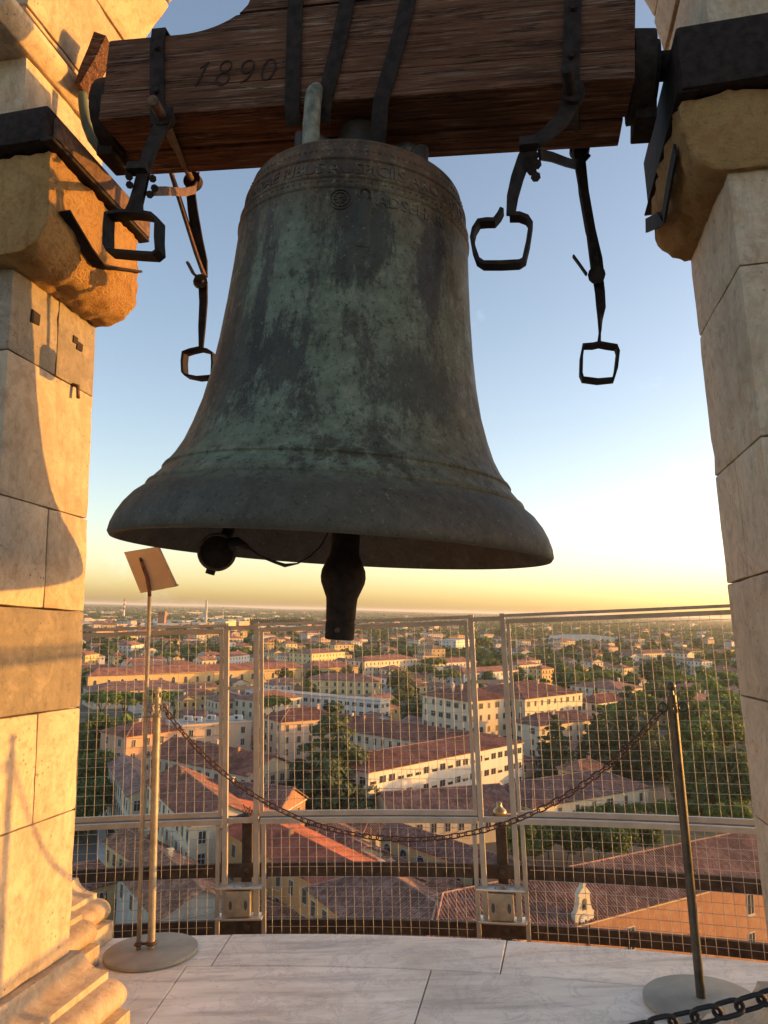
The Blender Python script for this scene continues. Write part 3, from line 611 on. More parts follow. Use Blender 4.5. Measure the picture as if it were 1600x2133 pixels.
# clapper
cx_, cy_ = bY(712, 1250, BY).x, BY
cl = thing('clapper', 'heavy dark iron clapper hanging below the bell mouth', 'clapper', FB, (cx_, cy_, -.10))
part('ball_and_shank', MB().lathe([(.001,-.101),(.040,-.101),(.0462,-.098),(.0468,-.048),(.0452,-.044),(.0452,-.040),(.0470,-.036),(.0485,.010),(.0505,.030),(.062,.058),(.070,.078),(.0725,.096),(.070,.118),(.058,.146),(.0475,.168),(.0455,.19),(.0455,.30),(.040,.5),(.034,.9),(.036,1.30),(.001,1.30)], 36, (cx_, cy_)), M['iron'], cl, 40)
part('pin', MB().tube([(cx_+.004, cy_-.046, -.07), (cx_+.004, cy_-.053, -.07)], .008, 10), M['iron_rust'], cl, True)
# hammer (striker) hanging by the rim with its cable
hc = bY(452, 1150, 2.05)
hm_ = thing('striker', 'round black bell striker with a lug hanging under the bell rim', 'striker', FB, hc)
ax = (Vector((0, 0, 0))-hc).normalized()
q_ = ax.to_track_quat('Z', 'Y').to_matrix()
def locl(pts): return [hc+q_ @ Vector(p) for p in pts]
m_ = MB(); m_.lathe([(.001,-.06),(.045,-.06),(.056,-.04),(.0565,.0),(.0545,.008),(.048,.010),(.047,.004),(.001,.003)], 32); m_.v = locl(m_.v); part('drum', m_, M['iron'], hm_, 40)
m_ = MB(); 
for s in range(24):
    a = 2*math.pi*s/24
m_.tube([Vector((.0515*math.cos(2*math.pi*i/32), .0515*math.sin(2*math.pi*i/32), .008)) for i in range(32)], .0045, 6, True); m_.v = locl(m_.v); part('rim', m_, M['iron_rust'], hm_, True)
d0 = bY(437, 1196, 2.05)
part('lug', MB().tube([hc+(d0-hc)*.8, d0], .014, 10), M['iron'], hm_, True)
part('arm', MB().tube([hc+Vector((0,.03,.02)), hc+Vector((.01,.12,.16)), (BX-.2, BY, .75)], .018, 10), M['iron'], hm_, True)
e0 = bY(492, 1128, 2.05); e1_ = bY(514, 1140, 2.07)
part('ear', MB().tube([hc+(e0-hc)*.7, e0+Vector((.004,0,0)), e1_], [.022, .014, .010], 8), M['iron'], hm_, True)
cab = [bY(px, py, y_) for px, py, y_ in ((516, 1140, 2.07), (540, 1158, 2.1), (570, 1170, 2.12), (594, 1178, 2.14), (620, 1174, 2.17), (645, 1160, 2.2), (668, 1138, 2.25), (682, 1112, 2.29), (684, 1100, 2.29))]
single('cable', MB().tube(cab, [.005, .004, .0045, .006, .0025, .0025, .0025, .0025, .0025], 7), M['rope'], FB, cab[0], 'thin drooping cable from the round striker to the clapper', 'cable', smooth=True)

# ---- yoke
YX0, YX1, YY0, YY1, YZ = -1.532, .265, 2.17, 2.50, 1.642
yk = thing('bell_yoke', 'heavy old wooden bell yoke dated 1890 with iron straps', 'yoke', FB, (BX, (YY0+YY1)/2, YZ))
def ytop(x):
    u_ = abs(x-(-.634)); 
    if u_ > .62: return 1.945+.01*(u_-.62)
    if u_ > .36: f_ = (.62-u_)/.26; return 1.945+.135*(1-math.sqrt(max(0, 1-f_*f_)))*1.05
    return 2.09+.1*min(1, (.36-u_)/.02)
xs_ = [YX0]+[YX0+(YX1-YX0)*i/90 for i in range(1, 90)]+[YX1]
def plank(z0f, z1f, xa, xb, y0=YY0, y1=YY1, nm='timber', bev=.006):
    px_ = [xa]+[x for x in xs_ if xa < x < xb]+[xb]
    poly = [(x, y0, z0f(x)) for x in px_]+[(x, y0, z1f(x)) for x in reversed(px_)]
    return part(nm, MB().prism(poly, (0, y1-y0, 0)), M['wood'], yk, 30, bev)
plank(lambda x: 1.742, lambda x: ytop(x) if ytop(x) < 2.0 else 2.0, YX0+.006, YX1-.001, YY0+.0015)
plank(lambda x: YZ, lambda x: 1.741, YX0, YX1, YY0, 2.355)
plank(lambda x: YZ-.006, lambda x: 1.740, YX0-.03, YX1-.012, 2.362, YY1)
plank(lambda x: 2.001, lambda x: max(2.0015, min(ytop(x), 2.19)), -1.04, -.225, YY0+.002)
# carved date
def carved(txt, size, x0, z0):
    me = relief('t', txt, size, 0, 0, .004, 1.0)
    for v in me.vertices: v.co = (x0+v.co.x+.18*v.co.y-BX, YY0+.0035-v.co.z*.7-(YY0+YY1)/2, z0+v.co.y-YZ)
    me.materials.clear(); me.materials.append(M['carve']); return obj('carved_numeral', me, yk)
XC = [-1.178, -1.098, -1.016, -.944]
def stroke(pts, w_=.0055):
    """carved groove: closed outline of the tool cut just proud of the face so that it catches no coplanar face"""
    part('carved_numeral', MB().strap([(x, YY0-.0008, z) for x, z in pts], (0, 0, 1) if False else [Vector((-(pts[min(i+1, len(pts)-1)][1]-pts[max(i-1, 0)][1]), 0, pts[min(i+1, len(pts)-1)][0]-pts[max(i-1, 0)][0])) for i in range(len(pts))], [w_*(.55+.45*math.sin(math.pi*i/(len(pts)-1))) for i in range(len(pts))], .003), M['carve'], yk)
stroke([(-1.135, 1.826), (-1.148, 1.80), (-1.162, 1.765), (-1.176, 1.737)]); stroke([(-1.165, 1.803), (-1.15, 1.812), (-1.136, 1.826)], .005)
def ell(cx, cz, rx, rz, a0, a1, n_=16, sl=.18): return [(cx+rx*math.cos(R(a0+(a1-a0)*i/n_))+sl*rz*math.sin(R(a0+(a1-a0)*i/n_)), cz+rz*math.sin(R(a0+(a1-a0)*i/n_))) for i in range(n_+1)]
stroke(ell(-1.070, 1.803, .020, .020, 40, 400)); stroke(ell(-1.078, 1.757, .023, .024, 60, 420))
stroke(ell(-.990, 1.795, .022, .023, 20, 380)); stroke([(-.968, 1.80), (-.972, 1.775), (-.988, 1.75), (-1.012, 1.735)])
stroke(ell(-.915, 1.777, .022, .038, 90, 450))
# straps
def ystrap(nm, pts, w_=.052, t_=.009): return part(nm, MB().strap(pts, (1, 0, 0), w_, t_), M['iron'], yk, 40, .0015)
def bolt(p, r_=.011, parent=None): part('bolt', MB().tube([p, p+Vector((0, -.014, 0))], [r_, r_*.85], 7), M['iron'], parent or yk, 40)
fy = YY0-.006
for xa, xb, zt_ in ((-1.332, -1.306, 1.965), (.076, .074, 1.965)):
    ystrap('end_strap', [(xa, YY0+.12, zt_), (xa, fy, zt_), (xa, fy, 1.9), ((xa+xb)/2, fy, 1.78), (xb, fy, 1.66), (xb+.012, fy-.004, 1.60)])
    for z_ in (1.885, 1.722): bolt(Vector((xa+(xb-xa)*((1.965-z_)/.3), fy-.004, z_)))
    # the through-bolt that carries the pull irons
    tip, mid_, bk = ((bY(318, 208, 2.03), bY(338, 245, 2.125), bY(399, 374, 2.58)) if xa < -1 else (bY(1180, 142, 2.03), bY(1190, 195, 2.125), bY(1208, 306, 2.58)))
    part('through_bolt', MB().tube([tip, mid_, mid_.lerp(bk, .5), bk], [.017, .018, .013, .012], 12), M['iron_rust'] if xa < -1 else M['iron'], yk, 40)
    part('strap_eye', MB().tube([mid_+Vector((.006, -.012, 0)), mid_+Vector((.006, .02, 0))], .034, 18), M['iron'], yk, 40)
    part('washer', MB().tube([bk+Vector((0, .0, 0)), bk+Vector((0, .03, 0))], .036, 18), M['iron'], yk, 40)
for (x0, x1, z1, yb) in ((-.845, -.818, 1.575, 0), (-.628, -.712, 1.575, 0), (-.410, -.520, 1.485, 0)):
    ystrap('hanger_strap', [(x0, fy, 2.20), (x0+(x1-x0)*.25, fy, 2.05), (x0+(x1-x0)*.55, fy, 1.85), (x1, fy, 1.62), (x1+(x1-x0)*.06, fy+.02, z1)])
    ystrap('hanger_strap', [(x0, YY1+.006, 2.20), (x1, YY1+.006, 1.62), (x1, YY1-.02, z1)])
# trunnion plates and journals at both ends
for s, xe in ((-1, YX0), (1, YX1)):
    xx = xe+s*.035
    part('end_plate', MB().tube([(xe+s*.004, 2.335, 1.765), (xe+s*.07, 2.335, 1.765)], [.14, .135], 20), M['iron'], yk, 40)
    part('end_collar', MB().tube([(xe+s*.07, 2.335, 1.765), (xe+s*.085, 2.335, 1.765)], .105, 20), M['iron'], yk, 40)
    part('journal', MB().tube([(xe+s*.08, 2.335, 1.80), (xe+s*(.24 if s > 0 else .105), 2.335, 1.80)], .045, 16), M['iron'], yk, True)
    part('bearing_lug', MB().box(*sorted((xe+s*.02, xe+s*.085)), 2.30, 2.44, 1.60, 1.72), M['iron'], yk, 40, .006)
# ---- pull irons: front pair bent with square stirrups, back pair hanging straight
def stirrup(cs, y_, mat, t, broken=False, w_=.035, th=.011):
    pts = [bY(px, py, y_) for px, py in cs]
    part('stirrup', MB().strap(pts, (0, 1, 0), w_, th, closed=not broken), mat, t, 40)
YF_ = 2.10
pf1 = thing('pull_iron', 'bent iron arm with a square stirrup in front of the left corbel', 'iron stirrup', FB, bY(345, 250, YF_), 'iron stirrups of the yoke')
part('arm', MB().strap([bY(px, py, y_) for px, py, y_ in ((346, 225, 2.13), (342, 250, 2.125), (328, 280, 2.12), (312, 315, 2.11), (302, 350, 2.10))], (1, 0, 0), [.05, .055, .055, .05, .045], .010), M['iron'], pf1, 40)
part('lower_arm', MB().strap([bY(px, py, YF_) for px, py in ((303, 345), (298, 365), (291, 395), (283, 425), (278, 448))], (1, 0, 0), [.04, .042, .045, .048, .07], .014), M['iron'], pf1, 40)
part('clamp', MB().strap([bY(px, py, YF_-.01) for px, py in ((268, 352), (309, 350))], (0, .25, 1), .03, .035), M['iron'], pf1, 40)
for px, py in ((269, 368), (270, 385), (318, 372), (322, 392), (312, 405)): part('bolt', MB().tube([bY(px, py, YF_-.02), bY(px, py, YF_+.05)], .013, 7), M['iron'], pf1, 40)
part('stay', MB().strap([bY(px, py, y_) for px, py, y_ in ((318, 398, 2.13), (350, 398, 2.25), (385, 400, 2.45), (405, 395, 2.56), (412, 380, 2.60), (408, 360, 2.60))], (0, .1, 1), .030, .008), M['iron_rust'], pf1, 40)
stirrup([(228, 452), (255, 448), (278, 447), (300, 449), (322, 453), (333, 462), (332, 500), (334, 528), (325, 535), (290, 533), (255, 530), (232, 528), (226, 515), (226, 480)], YF_, M['iron'], pf1, w_=.055)
pb1 = thing('pull_iron', 'long forked iron with a small square stirrup left of the bell', 'iron stirrup', FB, bY(350, 300, 2.58), 'iron stirrups of the yoke')
part('fork_bar', MB().strap([bY(px, py, 2.58) for px, py in ((338, 295), (360, 370), (385, 450), (410, 530), (425, 572))], (0, 1, 0), .035, .011), M['iron_rust'], pb1, 40)
part('fork_bar', MB().strap([bY(px, py, 2.60) for px, py in ((396, 385), (402, 440), (412, 500), (424, 545), (427, 578))], (1, 0, 0), [.035, .04, .042, .032, .02], .010), M['iron'], pb1, 40)
part('pivot', MB().tube([bY(418, 585, 2.55), bY(416, 588, 2.62)], .026, 12), M['iron'], pb1, 40)
part('cotter', MB().strap([bY(391, 547, 2.56), bY(403, 570, 2.56), bY(425, 588, 2.56)], (0, 1, 0), .02, .01), M['iron_rust'], pb1, 40)
part('drop_bar', MB().strap([bY(px, py, 2.59) for px, py in ((423, 588), (424, 630), (421, 680), (419, 730))], (1, 0, 0), [.036, .032, .028, .016], .010), M['iron'], pb1, 40)
stirrup([(386, 737), (400, 732), (418, 728), (436, 732), (446, 738), (447, 760), (445, 786), (415, 789), (390, 784), (385, 778), (384, 755)], 2.59, M['iron'], pb1, w_=.05, th=.008)
pf2 = thing('pull_iron', 'bent iron arm with a broken open stirrup right of the bell', 'iron stirrup', FB, bY(1190, 200, YF_), 'iron stirrups of the yoke')
part('arm', MB().strap([bY(px, py, y_) for px, py, y_ in ((1190, 195, 2.14), (1186, 220, 2.135), (1172, 248, 2.13), (1145, 275, 2.12), (1115, 298, 2.11))], (.75, 0, -.6), [.05, .052, .05, .046, .04], .011), M['iron'], pf2, 40)
part('lower_arm', MB().strap([bY(px, py, YF_) for px, py in ((1108, 302), (1092, 330), (1078, 370), (1068, 410), (1064, 448))], (1, 0, 0), [.045, .04, .038, .034, .026], .013), M['iron'], pf2, 40)
part('clamp', MB().strap([bY(px, py, YF_-.01) for px, py in ((1082, 304), (1118, 300))], (0, .25, 1), .034, .04), M['iron'], pf2, 40)
for px, py in ((1112, 325), (1118, 342), (1108, 355), (1116, 368), (1105, 340)): part('bolt', MB().tube([bY(px, py, YF_-.02), bY(px, py, YF_+.05)], .015, 7), M['iron'], pf2, 40)
part('stay', MB().strap([bY(px, py, y_) for px, py, y_ in ((1124, 322, 2.13), (1150, 327, 2.25), (1180, 338, 2.42), (1198, 343, 2.55), (1212, 333, 2.60), (1224, 320, 2.60))], (0, .1, 1), .030, .008), M['iron'], pf2, 40)
stirrup([(1062, 452), (1082, 452), (1098, 458), (1106, 470), (1100, 510), (1092, 545), (1082, 551), (1045, 553), (1008, 553), (996, 545), (988, 522), (984, 500), (988, 482), (998, 466), (1014, 464), (1030, 464), (1040, 452), (1046, 440)], YF_, M['iron'], pf2, True, w_=.045, th=.012)
pb2 = thing('pull_iron', 'long forked iron with a small square stirrup against the sky at right', 'iron stirrup', FB, bY(1200, 250, 2.58), 'iron stirrups of the yoke')
part('fork_bar', MB().strap([bY(px, py, 2.57) for px, py in ((1193, 245), (1202, 320), (1216, 400), (1230, 480), (1240, 560))], (.9, .4, 0), .030, .012), M['iron'], pb2, 40)
part('fork_bar', MB().strap([bY(px, py, 2.61) for px, py in ((1210, 335), (1216, 400), (1230, 480), (1246, 540), (1252, 565))], (1, 0, 0), [.034, .036, .036, .030, .02], .010), M['iron'], pb2, 40)
part('pivot', MB().tube([bY(1243, 572, 2.54), bY(1243, 574, 2.63)], .030, 12), M['iron'], pb2, 40)
part('cotter', MB().strap([bY(1194, 533, 2.56), bY(1208, 552, 2.56), bY(1222, 572, 2.56)], (0, 1, 0), .02, .006), M['iron'], pb2, 40)
part('drop_bar', MB().strap([bY(px, py, 2.59) for px, py in ((1246, 580), (1250, 610), (1252, 640), (1250, 665), (1250, 690), (1248, 718))], [Vector((1,0,0)), Vector((1,0,0)), Vector((1,.3,0)), Vector((.5,1,0)), Vector((0,1,0)), Vector((.5,1,0))], [.036, .034, .032, .026, .02, .016], .009), M['iron'], pb2, 40)
stirrup([(1215, 722), (1235, 721), (1248, 718), (1264, 721), (1283, 724), (1287, 735), (1283, 770), (1277, 792), (1245, 795), (1214, 791), (1210, 780), (1211, 745)], 2.59, M['iron'], pb2, w_=.05, th=.010)
# corrugated conduits
def conduit(label, pts, r_):
    P = []
    for a, b in zip(pts[:-1], pts[1:]):
        n_ = max(2, int((b-a).length/.004))
        for i in range(n_): P.append(a.lerp(b, i/n_))
    single('conduit', MB().tube(P, [r_*(1+.13*(i % 2)) for i in range(len(P))], 9), M['conduit'], FB, pts[0], label, 'conduit', smooth=True)
conduit('green corrugated conduit bending down beside the left end of the yoke', [bY(px, py, y_) for px, py, y_ in ((172, 195, 2.42), (174, 225, 2.42), (180, 260, 2.42), (192, 290, 2.42), (215, 320, 2.42))], .017)
conduit('corrugated conduit running along the underside of the yoke', [bY(px, py, y_) for px, py, y_ in ((375, 310, 2.42), (420, 318, 2.42), (480, 316, 2.42), (570, 305, 2.40))], .014)
single('wooden_wedge', MB().strap([bY(px, py, 2.44) for px, py in ((172, 190), (185, 160), (205, 120), (218, 88))], (1, .2, 0), [.02, .035, .045, .05], .10), M['wood'], FB, bY(180, 170, 2.44), 'curved wooden brake block standing between left pier and yoke', 'wedge', smooth=40)
# ================================================================== THE TOWN BELOW (world frame, ground at z = 0)
def tile_mat(name, c1, c2, c3):
    m, nt, b = newmat(name); g = N(nt, 'ShaderNodeNewGeometry').outputs['Position']
    vo = N(nt, 'ShaderNodeTexVoronoi'); vo.inputs['Scale'].default_value = 2.2; nt.links.new(g, vo.inputs['Vector'])
    sp = N(nt, 'ShaderNodeSeparateColor'); nt.links.new(vo.outputs['Color'], sp.inputs[0])
    c = ramp(nt, sp.outputs[0], [(.0, c1), (.55, c2), (1.0, c3)])
    c = mix(nt, ramp(nt, noise_(nt, g, .22, 6, .65), [(.42, 0.0), (.62, .7)]), c, tuple(x*.5 for x in c1)); c = mix(nt, ramp(nt, noise_(nt, g, .5, 5, .7, .4), [(.56, 0.0), (.66, .5)]), c, tuple(min(1, x*1.35) for x in c3))
    c = mix(nt, ramp(nt, noise_(nt, g, 1.3, 5, .7), [(.55, 0.0), (.75, .4)]), c, (.20,.17,.13))
    nt.links.new(c, b.inputs['Base Color']); b.inputs['Roughness'].default_value = .85
    bump(nt, b, noise_(nt, g, 3.0, 3, .6), .5, .08); return m
def wall_mat(name, col, dirt=.35, brick=False):
    m, nt, b = newmat(name); g = N(nt, 'ShaderNodeNewGeometry').outputs['Position']
    mp_ = N(nt, 'ShaderNodeMapping'); mp_.inputs['Scale'].default_value = (1, 1, .3); nt.links.new(g, mp_.inputs[0])
    c = mix(nt, ramp(nt, noise_(nt, mp_.outputs[0], .5, 7, .7), [(.40, 0.0), (.72, dirt)]), col, tuple(x*.55 for x in col))
    c = mix(nt, ramp(nt, noise_(nt, g, 2.5, 5, .7), [(.5, 0.0), (.8, .25)]), c, (.55,.47,.36))
    if brick: c = mix(nt, ramp(nt, noise_(nt, g, 5.0, 4, .7), [(.35, .6), (.5, 0.0), (.65, .5)]), c, (.19,.085,.05)); c = mix(nt, ramp(nt, noise_(nt, g, .6, 6, .7), [(.45, 0.0), (.65, .5)]), c, (.42,.26,.16))
    nt.links.new(c, b.inputs['Base Color']); b.inputs['Roughness'].default_value = .85
    bump(nt, b, noise_(nt, g, 6, 3, .6), .25, .03); return m
M['tile'] = tile_mat('terracotta_roof', (.23,.088,.056), (.32,.130,.085), (.39,.185,.130))
M['tile_old'] = tile_mat('old_brown_roof', (.18,.085,.065), (.27,.135,.102), (.36,.215,.170))
M['tile_red'] = tile_mat('new_red_roof', (.34,.095,.055), (.40,.115,.065), (.45,.140,.080))
M['tile_mix'] = tile_mat('lichened_orange_roof', (.22,.11,.075), (.36,.17,.10), (.48,.27,.17))
M['ridge'] = tile_mat('ridge_tiles', (.38,.17,.10), (.46,.23,.15), (.50,.30,.22))
WALL = {}
for k_, c_ in dict(cream=(.62,.53,.38), peach=(.62,.43,.29), ochre=(.60,.42,.19), orange=(.56,.27,.095), white=(.64,.61,.55), grey=(.46,.45,.42), pink=(.60,.34,.22), yellow=(.64,.52,.27)).items(): WALL[k_] = wall_mat('plaster_'+k_, c_)
WALL['brick'] = wall_mat('red_brick', (.34,.150,.080), .5, True); WALL['shabby'] = wall_mat('flaking_grey_plaster', (.40,.38,.34), .8)
WALL['flat'] = wall_mat('flat_roof_gravel', (.42,.39,.34), .5)
M['pane'] = plain('dark_window', (.05,.055,.06), .12, 0, bmp=0); M['shut_g'] = plain('green_shutter', (.05,.085,.06), .6, 0, bmp=0); M['shut_b'] = plain('brown_shutter', (.10,.065,.045), .6, 0, bmp=0)
M['surround'] = plain('stone_surround', (.55,.50,.42), .8, 0, bmp=0); M['blind'] = plain('cream_blind', (.62,.58,.48), .7, 0, bmp=0)
def ground_mat():
    m, nt, b = newmat('town_ground'); g = N(nt, 'ShaderNodeNewGeometry').outputs['Position']
    c = ramp(nt, noise_(nt, g, .02, 6, .6), [(.40, (.085,.080,.072)), (.52, (.13,.12,.095)), (.6, (.045,.065,.025))])
    far = N(nt, 'ShaderNodeVectorMath', operation='LENGTH'); nt.links.new(g, far.inputs[0]); fr = N(nt, 'ShaderNodeMapRange'); fr.inputs[1].default_value = 900; fr.inputs[2].default_value = 2200; nt.links.new(far.outputs['Value'], fr.inputs[0])
    fld = ramp(nt, noise_(nt, g, .0022, 8, .65), [(.36, (.035,.055,.022)), (.5, (.075,.095,.035)), (.6, (.17,.15,.075)), (.7, (.045,.065,.025))])
    c = mix(nt, fr.outputs[0], c, fld); nt.links.new(c, b.inputs['Base Color']); b.inputs['Roughness'].default_value = .95; return m
M['ground'] = ground_mat(); M['asphalt'] = plain('asphalt', (.06,.058,.056), .9, 0, scale=.5, bmp=0)
gm = MB(); gm.add([(-45000,-3000,0),(45000,-3000,0),(45000,50000,0),(-45000,50000,0)], [(0,1,2,3)])
single('ground', gm, M['ground'], None, (0,0,0), kind='structure')
# street running past the cream house on the left
s0, s1 = G(262, 1745, 0), G(248, 1600, 0); dv = (s1-s0).normalized(); nv2 = Vector((-dv.y, dv.x, 0))*4.0
gm = MB().prism([s0-dv*60-nv2+Vector((0,0,.004)), s0-dv*60+nv2+Vector((0,0,.004)), s1+dv*60+nv2+Vector((0,0,.004)), s1+dv*60-nv2+Vector((0,0,.004))], (0,0,.004))
single('street', gm, M['asphalt'], None, s0, kind='structure')
for s in (-1, 1):
    a = nv2*s; b2 = nv2*(s*1.45); gm = MB().prism([s0-dv*60+a, s0-dv*60+b2, s1+dv*60+b2, s1+dv*60+a], (0,0,.13)); single('pavement', gm, WALL['grey'], None, s0, kind='structure')

# ---- shared window meshes
def win_mesh(kind, w_, h_):
    m_ = MB(); z0, z1 = -h_/2, h_/2
    if kind == 'modern':
        m_.box(-w_/2, w_/2, -.05, .02, z0, z1, 1); m_.box(-w_/2+.1, -.05, -.07, -.045, z0+.1, z1-.1, 0); m_.box(.05, w_/2-.1, -.07, -.045, z0+.1, z1-.1, 0)
    elif kind == 'blind':
        m_.box(-w_/2, w_/2, -.05, .02, z0, z1, 1); m_.box(-w_/2+.1, w_/2-.1, -.07, -.045, z0+h_*.45, z1-.1, 3); m_.box(-w_/2+.1, w_/2-.1, -.065, -.04, z0+.1, z0+h_*.45, 0)
    elif kind == 'shut':
        m_.box(-w_/2-.15, w_/2+.15, -.06, .02, z0-.15, z1+.15, 1); m_.box(-w_/2, -.03, -.10, -.055, z0, z1, 2); m_.box(.03, w_/2, -.10, -.055, z0, z1, 2)
    elif kind == 'arch':
        m_.box(-w_/2-.2, w_/2+.2, -.08, .02, z0-.1, z1-.1, 1); m_.prism([(w_*.7*math.cos(a), -.08, z1-.1+w_*.7*math.sin(a)) for a in [math.pi*i/8 for i in range(9)]], (0, .1, 0), 1)
        m_.box(-w_/2, w_/2, -.11, -.075, z0, z1-.1, 0); m_.prism([(w_/2*math.cos(a), -.11, z1-.095+w_/2*math.sin(a)) for a in [math.pi*i/8 for i in range(9)]], (0, .035, 0), 0); m_.box(-.04, .04, -.13, -.10, z0, z1, 1)
    else:
        m_.box(-w_/2-.14, w_/2+.14, -.05, .02, z0-.14, z1+.14, 1); m_.box(-w_/2, w_/2, -.075, -.045, z0, z1, 0); m_.box(-.05, .05, -.09, -.07, z0, z1, 1)
        m_.box(-w_/2-.22, w_/2+.22, -.2, .02, z0-.26, z0-.14, 1)
        if kind == 'open': m_.box(-w_, -w_/2-.02, -.12, -.06, z0, z1, 2); m_.box(w_/2+.02, w_, -.12, -.06, z0, z1, 2)
    return m_.mesh('window', [M['pane'], M['surround'], M['shut_g' if kind == 'open' else 'shut_b'], M['blind']], False)
WIN = {k_: win_mesh(k_, *wh) for k_, wh in dict(std=(1.15, 1.9), shut=(1.15, 1.9), open=(1.1, 1.9), modern=(2.2, 1.7), blind=(2.2, 1.7), arch=(1.6, 2.6), small=(.8, 1.0), tall=(1.3, 2.6)).items()}
foot = []                                           # footprints already used (x, y, radius)
def ribs(poly, step=.46, h=.14, wd=.26):
    """pan-tile rolls running down one roof plane"""
    p = [Vector(q) for q in poly]; n_ = (p[1]-p[0]).cross(p[2]-p[0]).normalized(); n_ = n_ if n_.z > 0 else -n_
    d = (Vector((0,0,-1))+n_*n_.z).normalized(); a = d.cross(n_); o = p[0]; q2 = [((q-o).dot(a), (q-o).dot(d)) for q in p]
    m_ = MB(); x = min(q[0] for q in q2)+step/2; xe = max(q[0] for q in q2)
    while x < xe:
        ys = []
        for (ax, ay), (bx, by) in zip(q2, q2[1:]+q2[:1]):
            if (ax-x)*(bx-x) < 0: ys.append(ay+(by-ay)*(x-ax)/(bx-ax))
        if len(ys) == 2 and abs(ys[0]-ys[1]) > .3:
            y0, y1 = sorted(ys); hh = h*random.uniform(.85, 1.15); jx = random.uniform(-.02, .02); y1 += .06+random.uniform(-.03, .03)
            vs = []
            for y_ in (y0, y1):
                for u_, v_ in ((-wd/2, 0), (-wd/4, hh), (wd/4, hh), (wd/2, 0)): vs.append(o+a*(x+jx+u_)+d*y_+n_*(v_+.004))
            m_.add(vs, [(0,1,5,4),(1,2,6,5),(2,3,7,6),(4,5,6,7)])
        x += step
    return m_
def roof_polys(L, D, ze, rise, kind, ov=.5):
    x0, x1, y0, y1 = -ov, L+ov, -ov, D+ov; zr = ze+rise; zb = ze-.02
    if kind == 'gable': return [[(x0,y0,zb),(x1,y0,zb),(x1,D/2,zr),(x0,D/2,zr)], [(x1,y1,zb),(x0,y1,zb),(x0,D/2,zr),(x1,D/2,zr)]], [[(x0,D/2,zr),(x1,D/2,zr)]]
    if kind == 'gabley': return [[(x0,y1,zb),(x0,y0,zb),(L/2,y0,zr),(L/2,y1,zr)], [(x1,y0,zb),(x1,y1,zb),(L/2,y1,zr),(L/2,y0,zr)]], [[(L/2,y0,zr),(L/2,y1,zr)]]
    if L >= D:
        a = (x0+(D/2+ov), D/2, zr); b = (x1-(D/2+ov), D/2, zr)
        if b[0]-a[0] < .1: a = b = ((x0+x1)/2, D/2, zr); b = (a[0]+.05, a[1], zr)
        return [[(x0,y0,zb),(x1,y0,zb),b,a], [(x1,y0,zb),(x1,y1,zb),b], [(x1,y1,zb),(x0,y1,zb),a,b], [(x0,y1,zb),(x0,y0,zb),a]], [[a,b],[(x0,y0,zb),a],[(x1,y0,zb),b],[(x0,y1,zb),a],[(x1,y1,zb),b]]
    a = (L/2, y0+(L/2+ov), zr); b = (L/2, y1-(L/2+ov), zr)
    return [[(x0,y0,zb),(x1,y0,zb),a], [(x1,y0,zb),(x1,y1,zb),b,a], [(x1,y1,zb),(x0,y1,zb),b], [(x0,y1,zb),(x0,y0,zb),a,b]], [[a,b],[(x0,y0,zb),a],[(x1,y0,zb),a],[(x0,y1,zb),b],[(x1,y1,zb),b]]
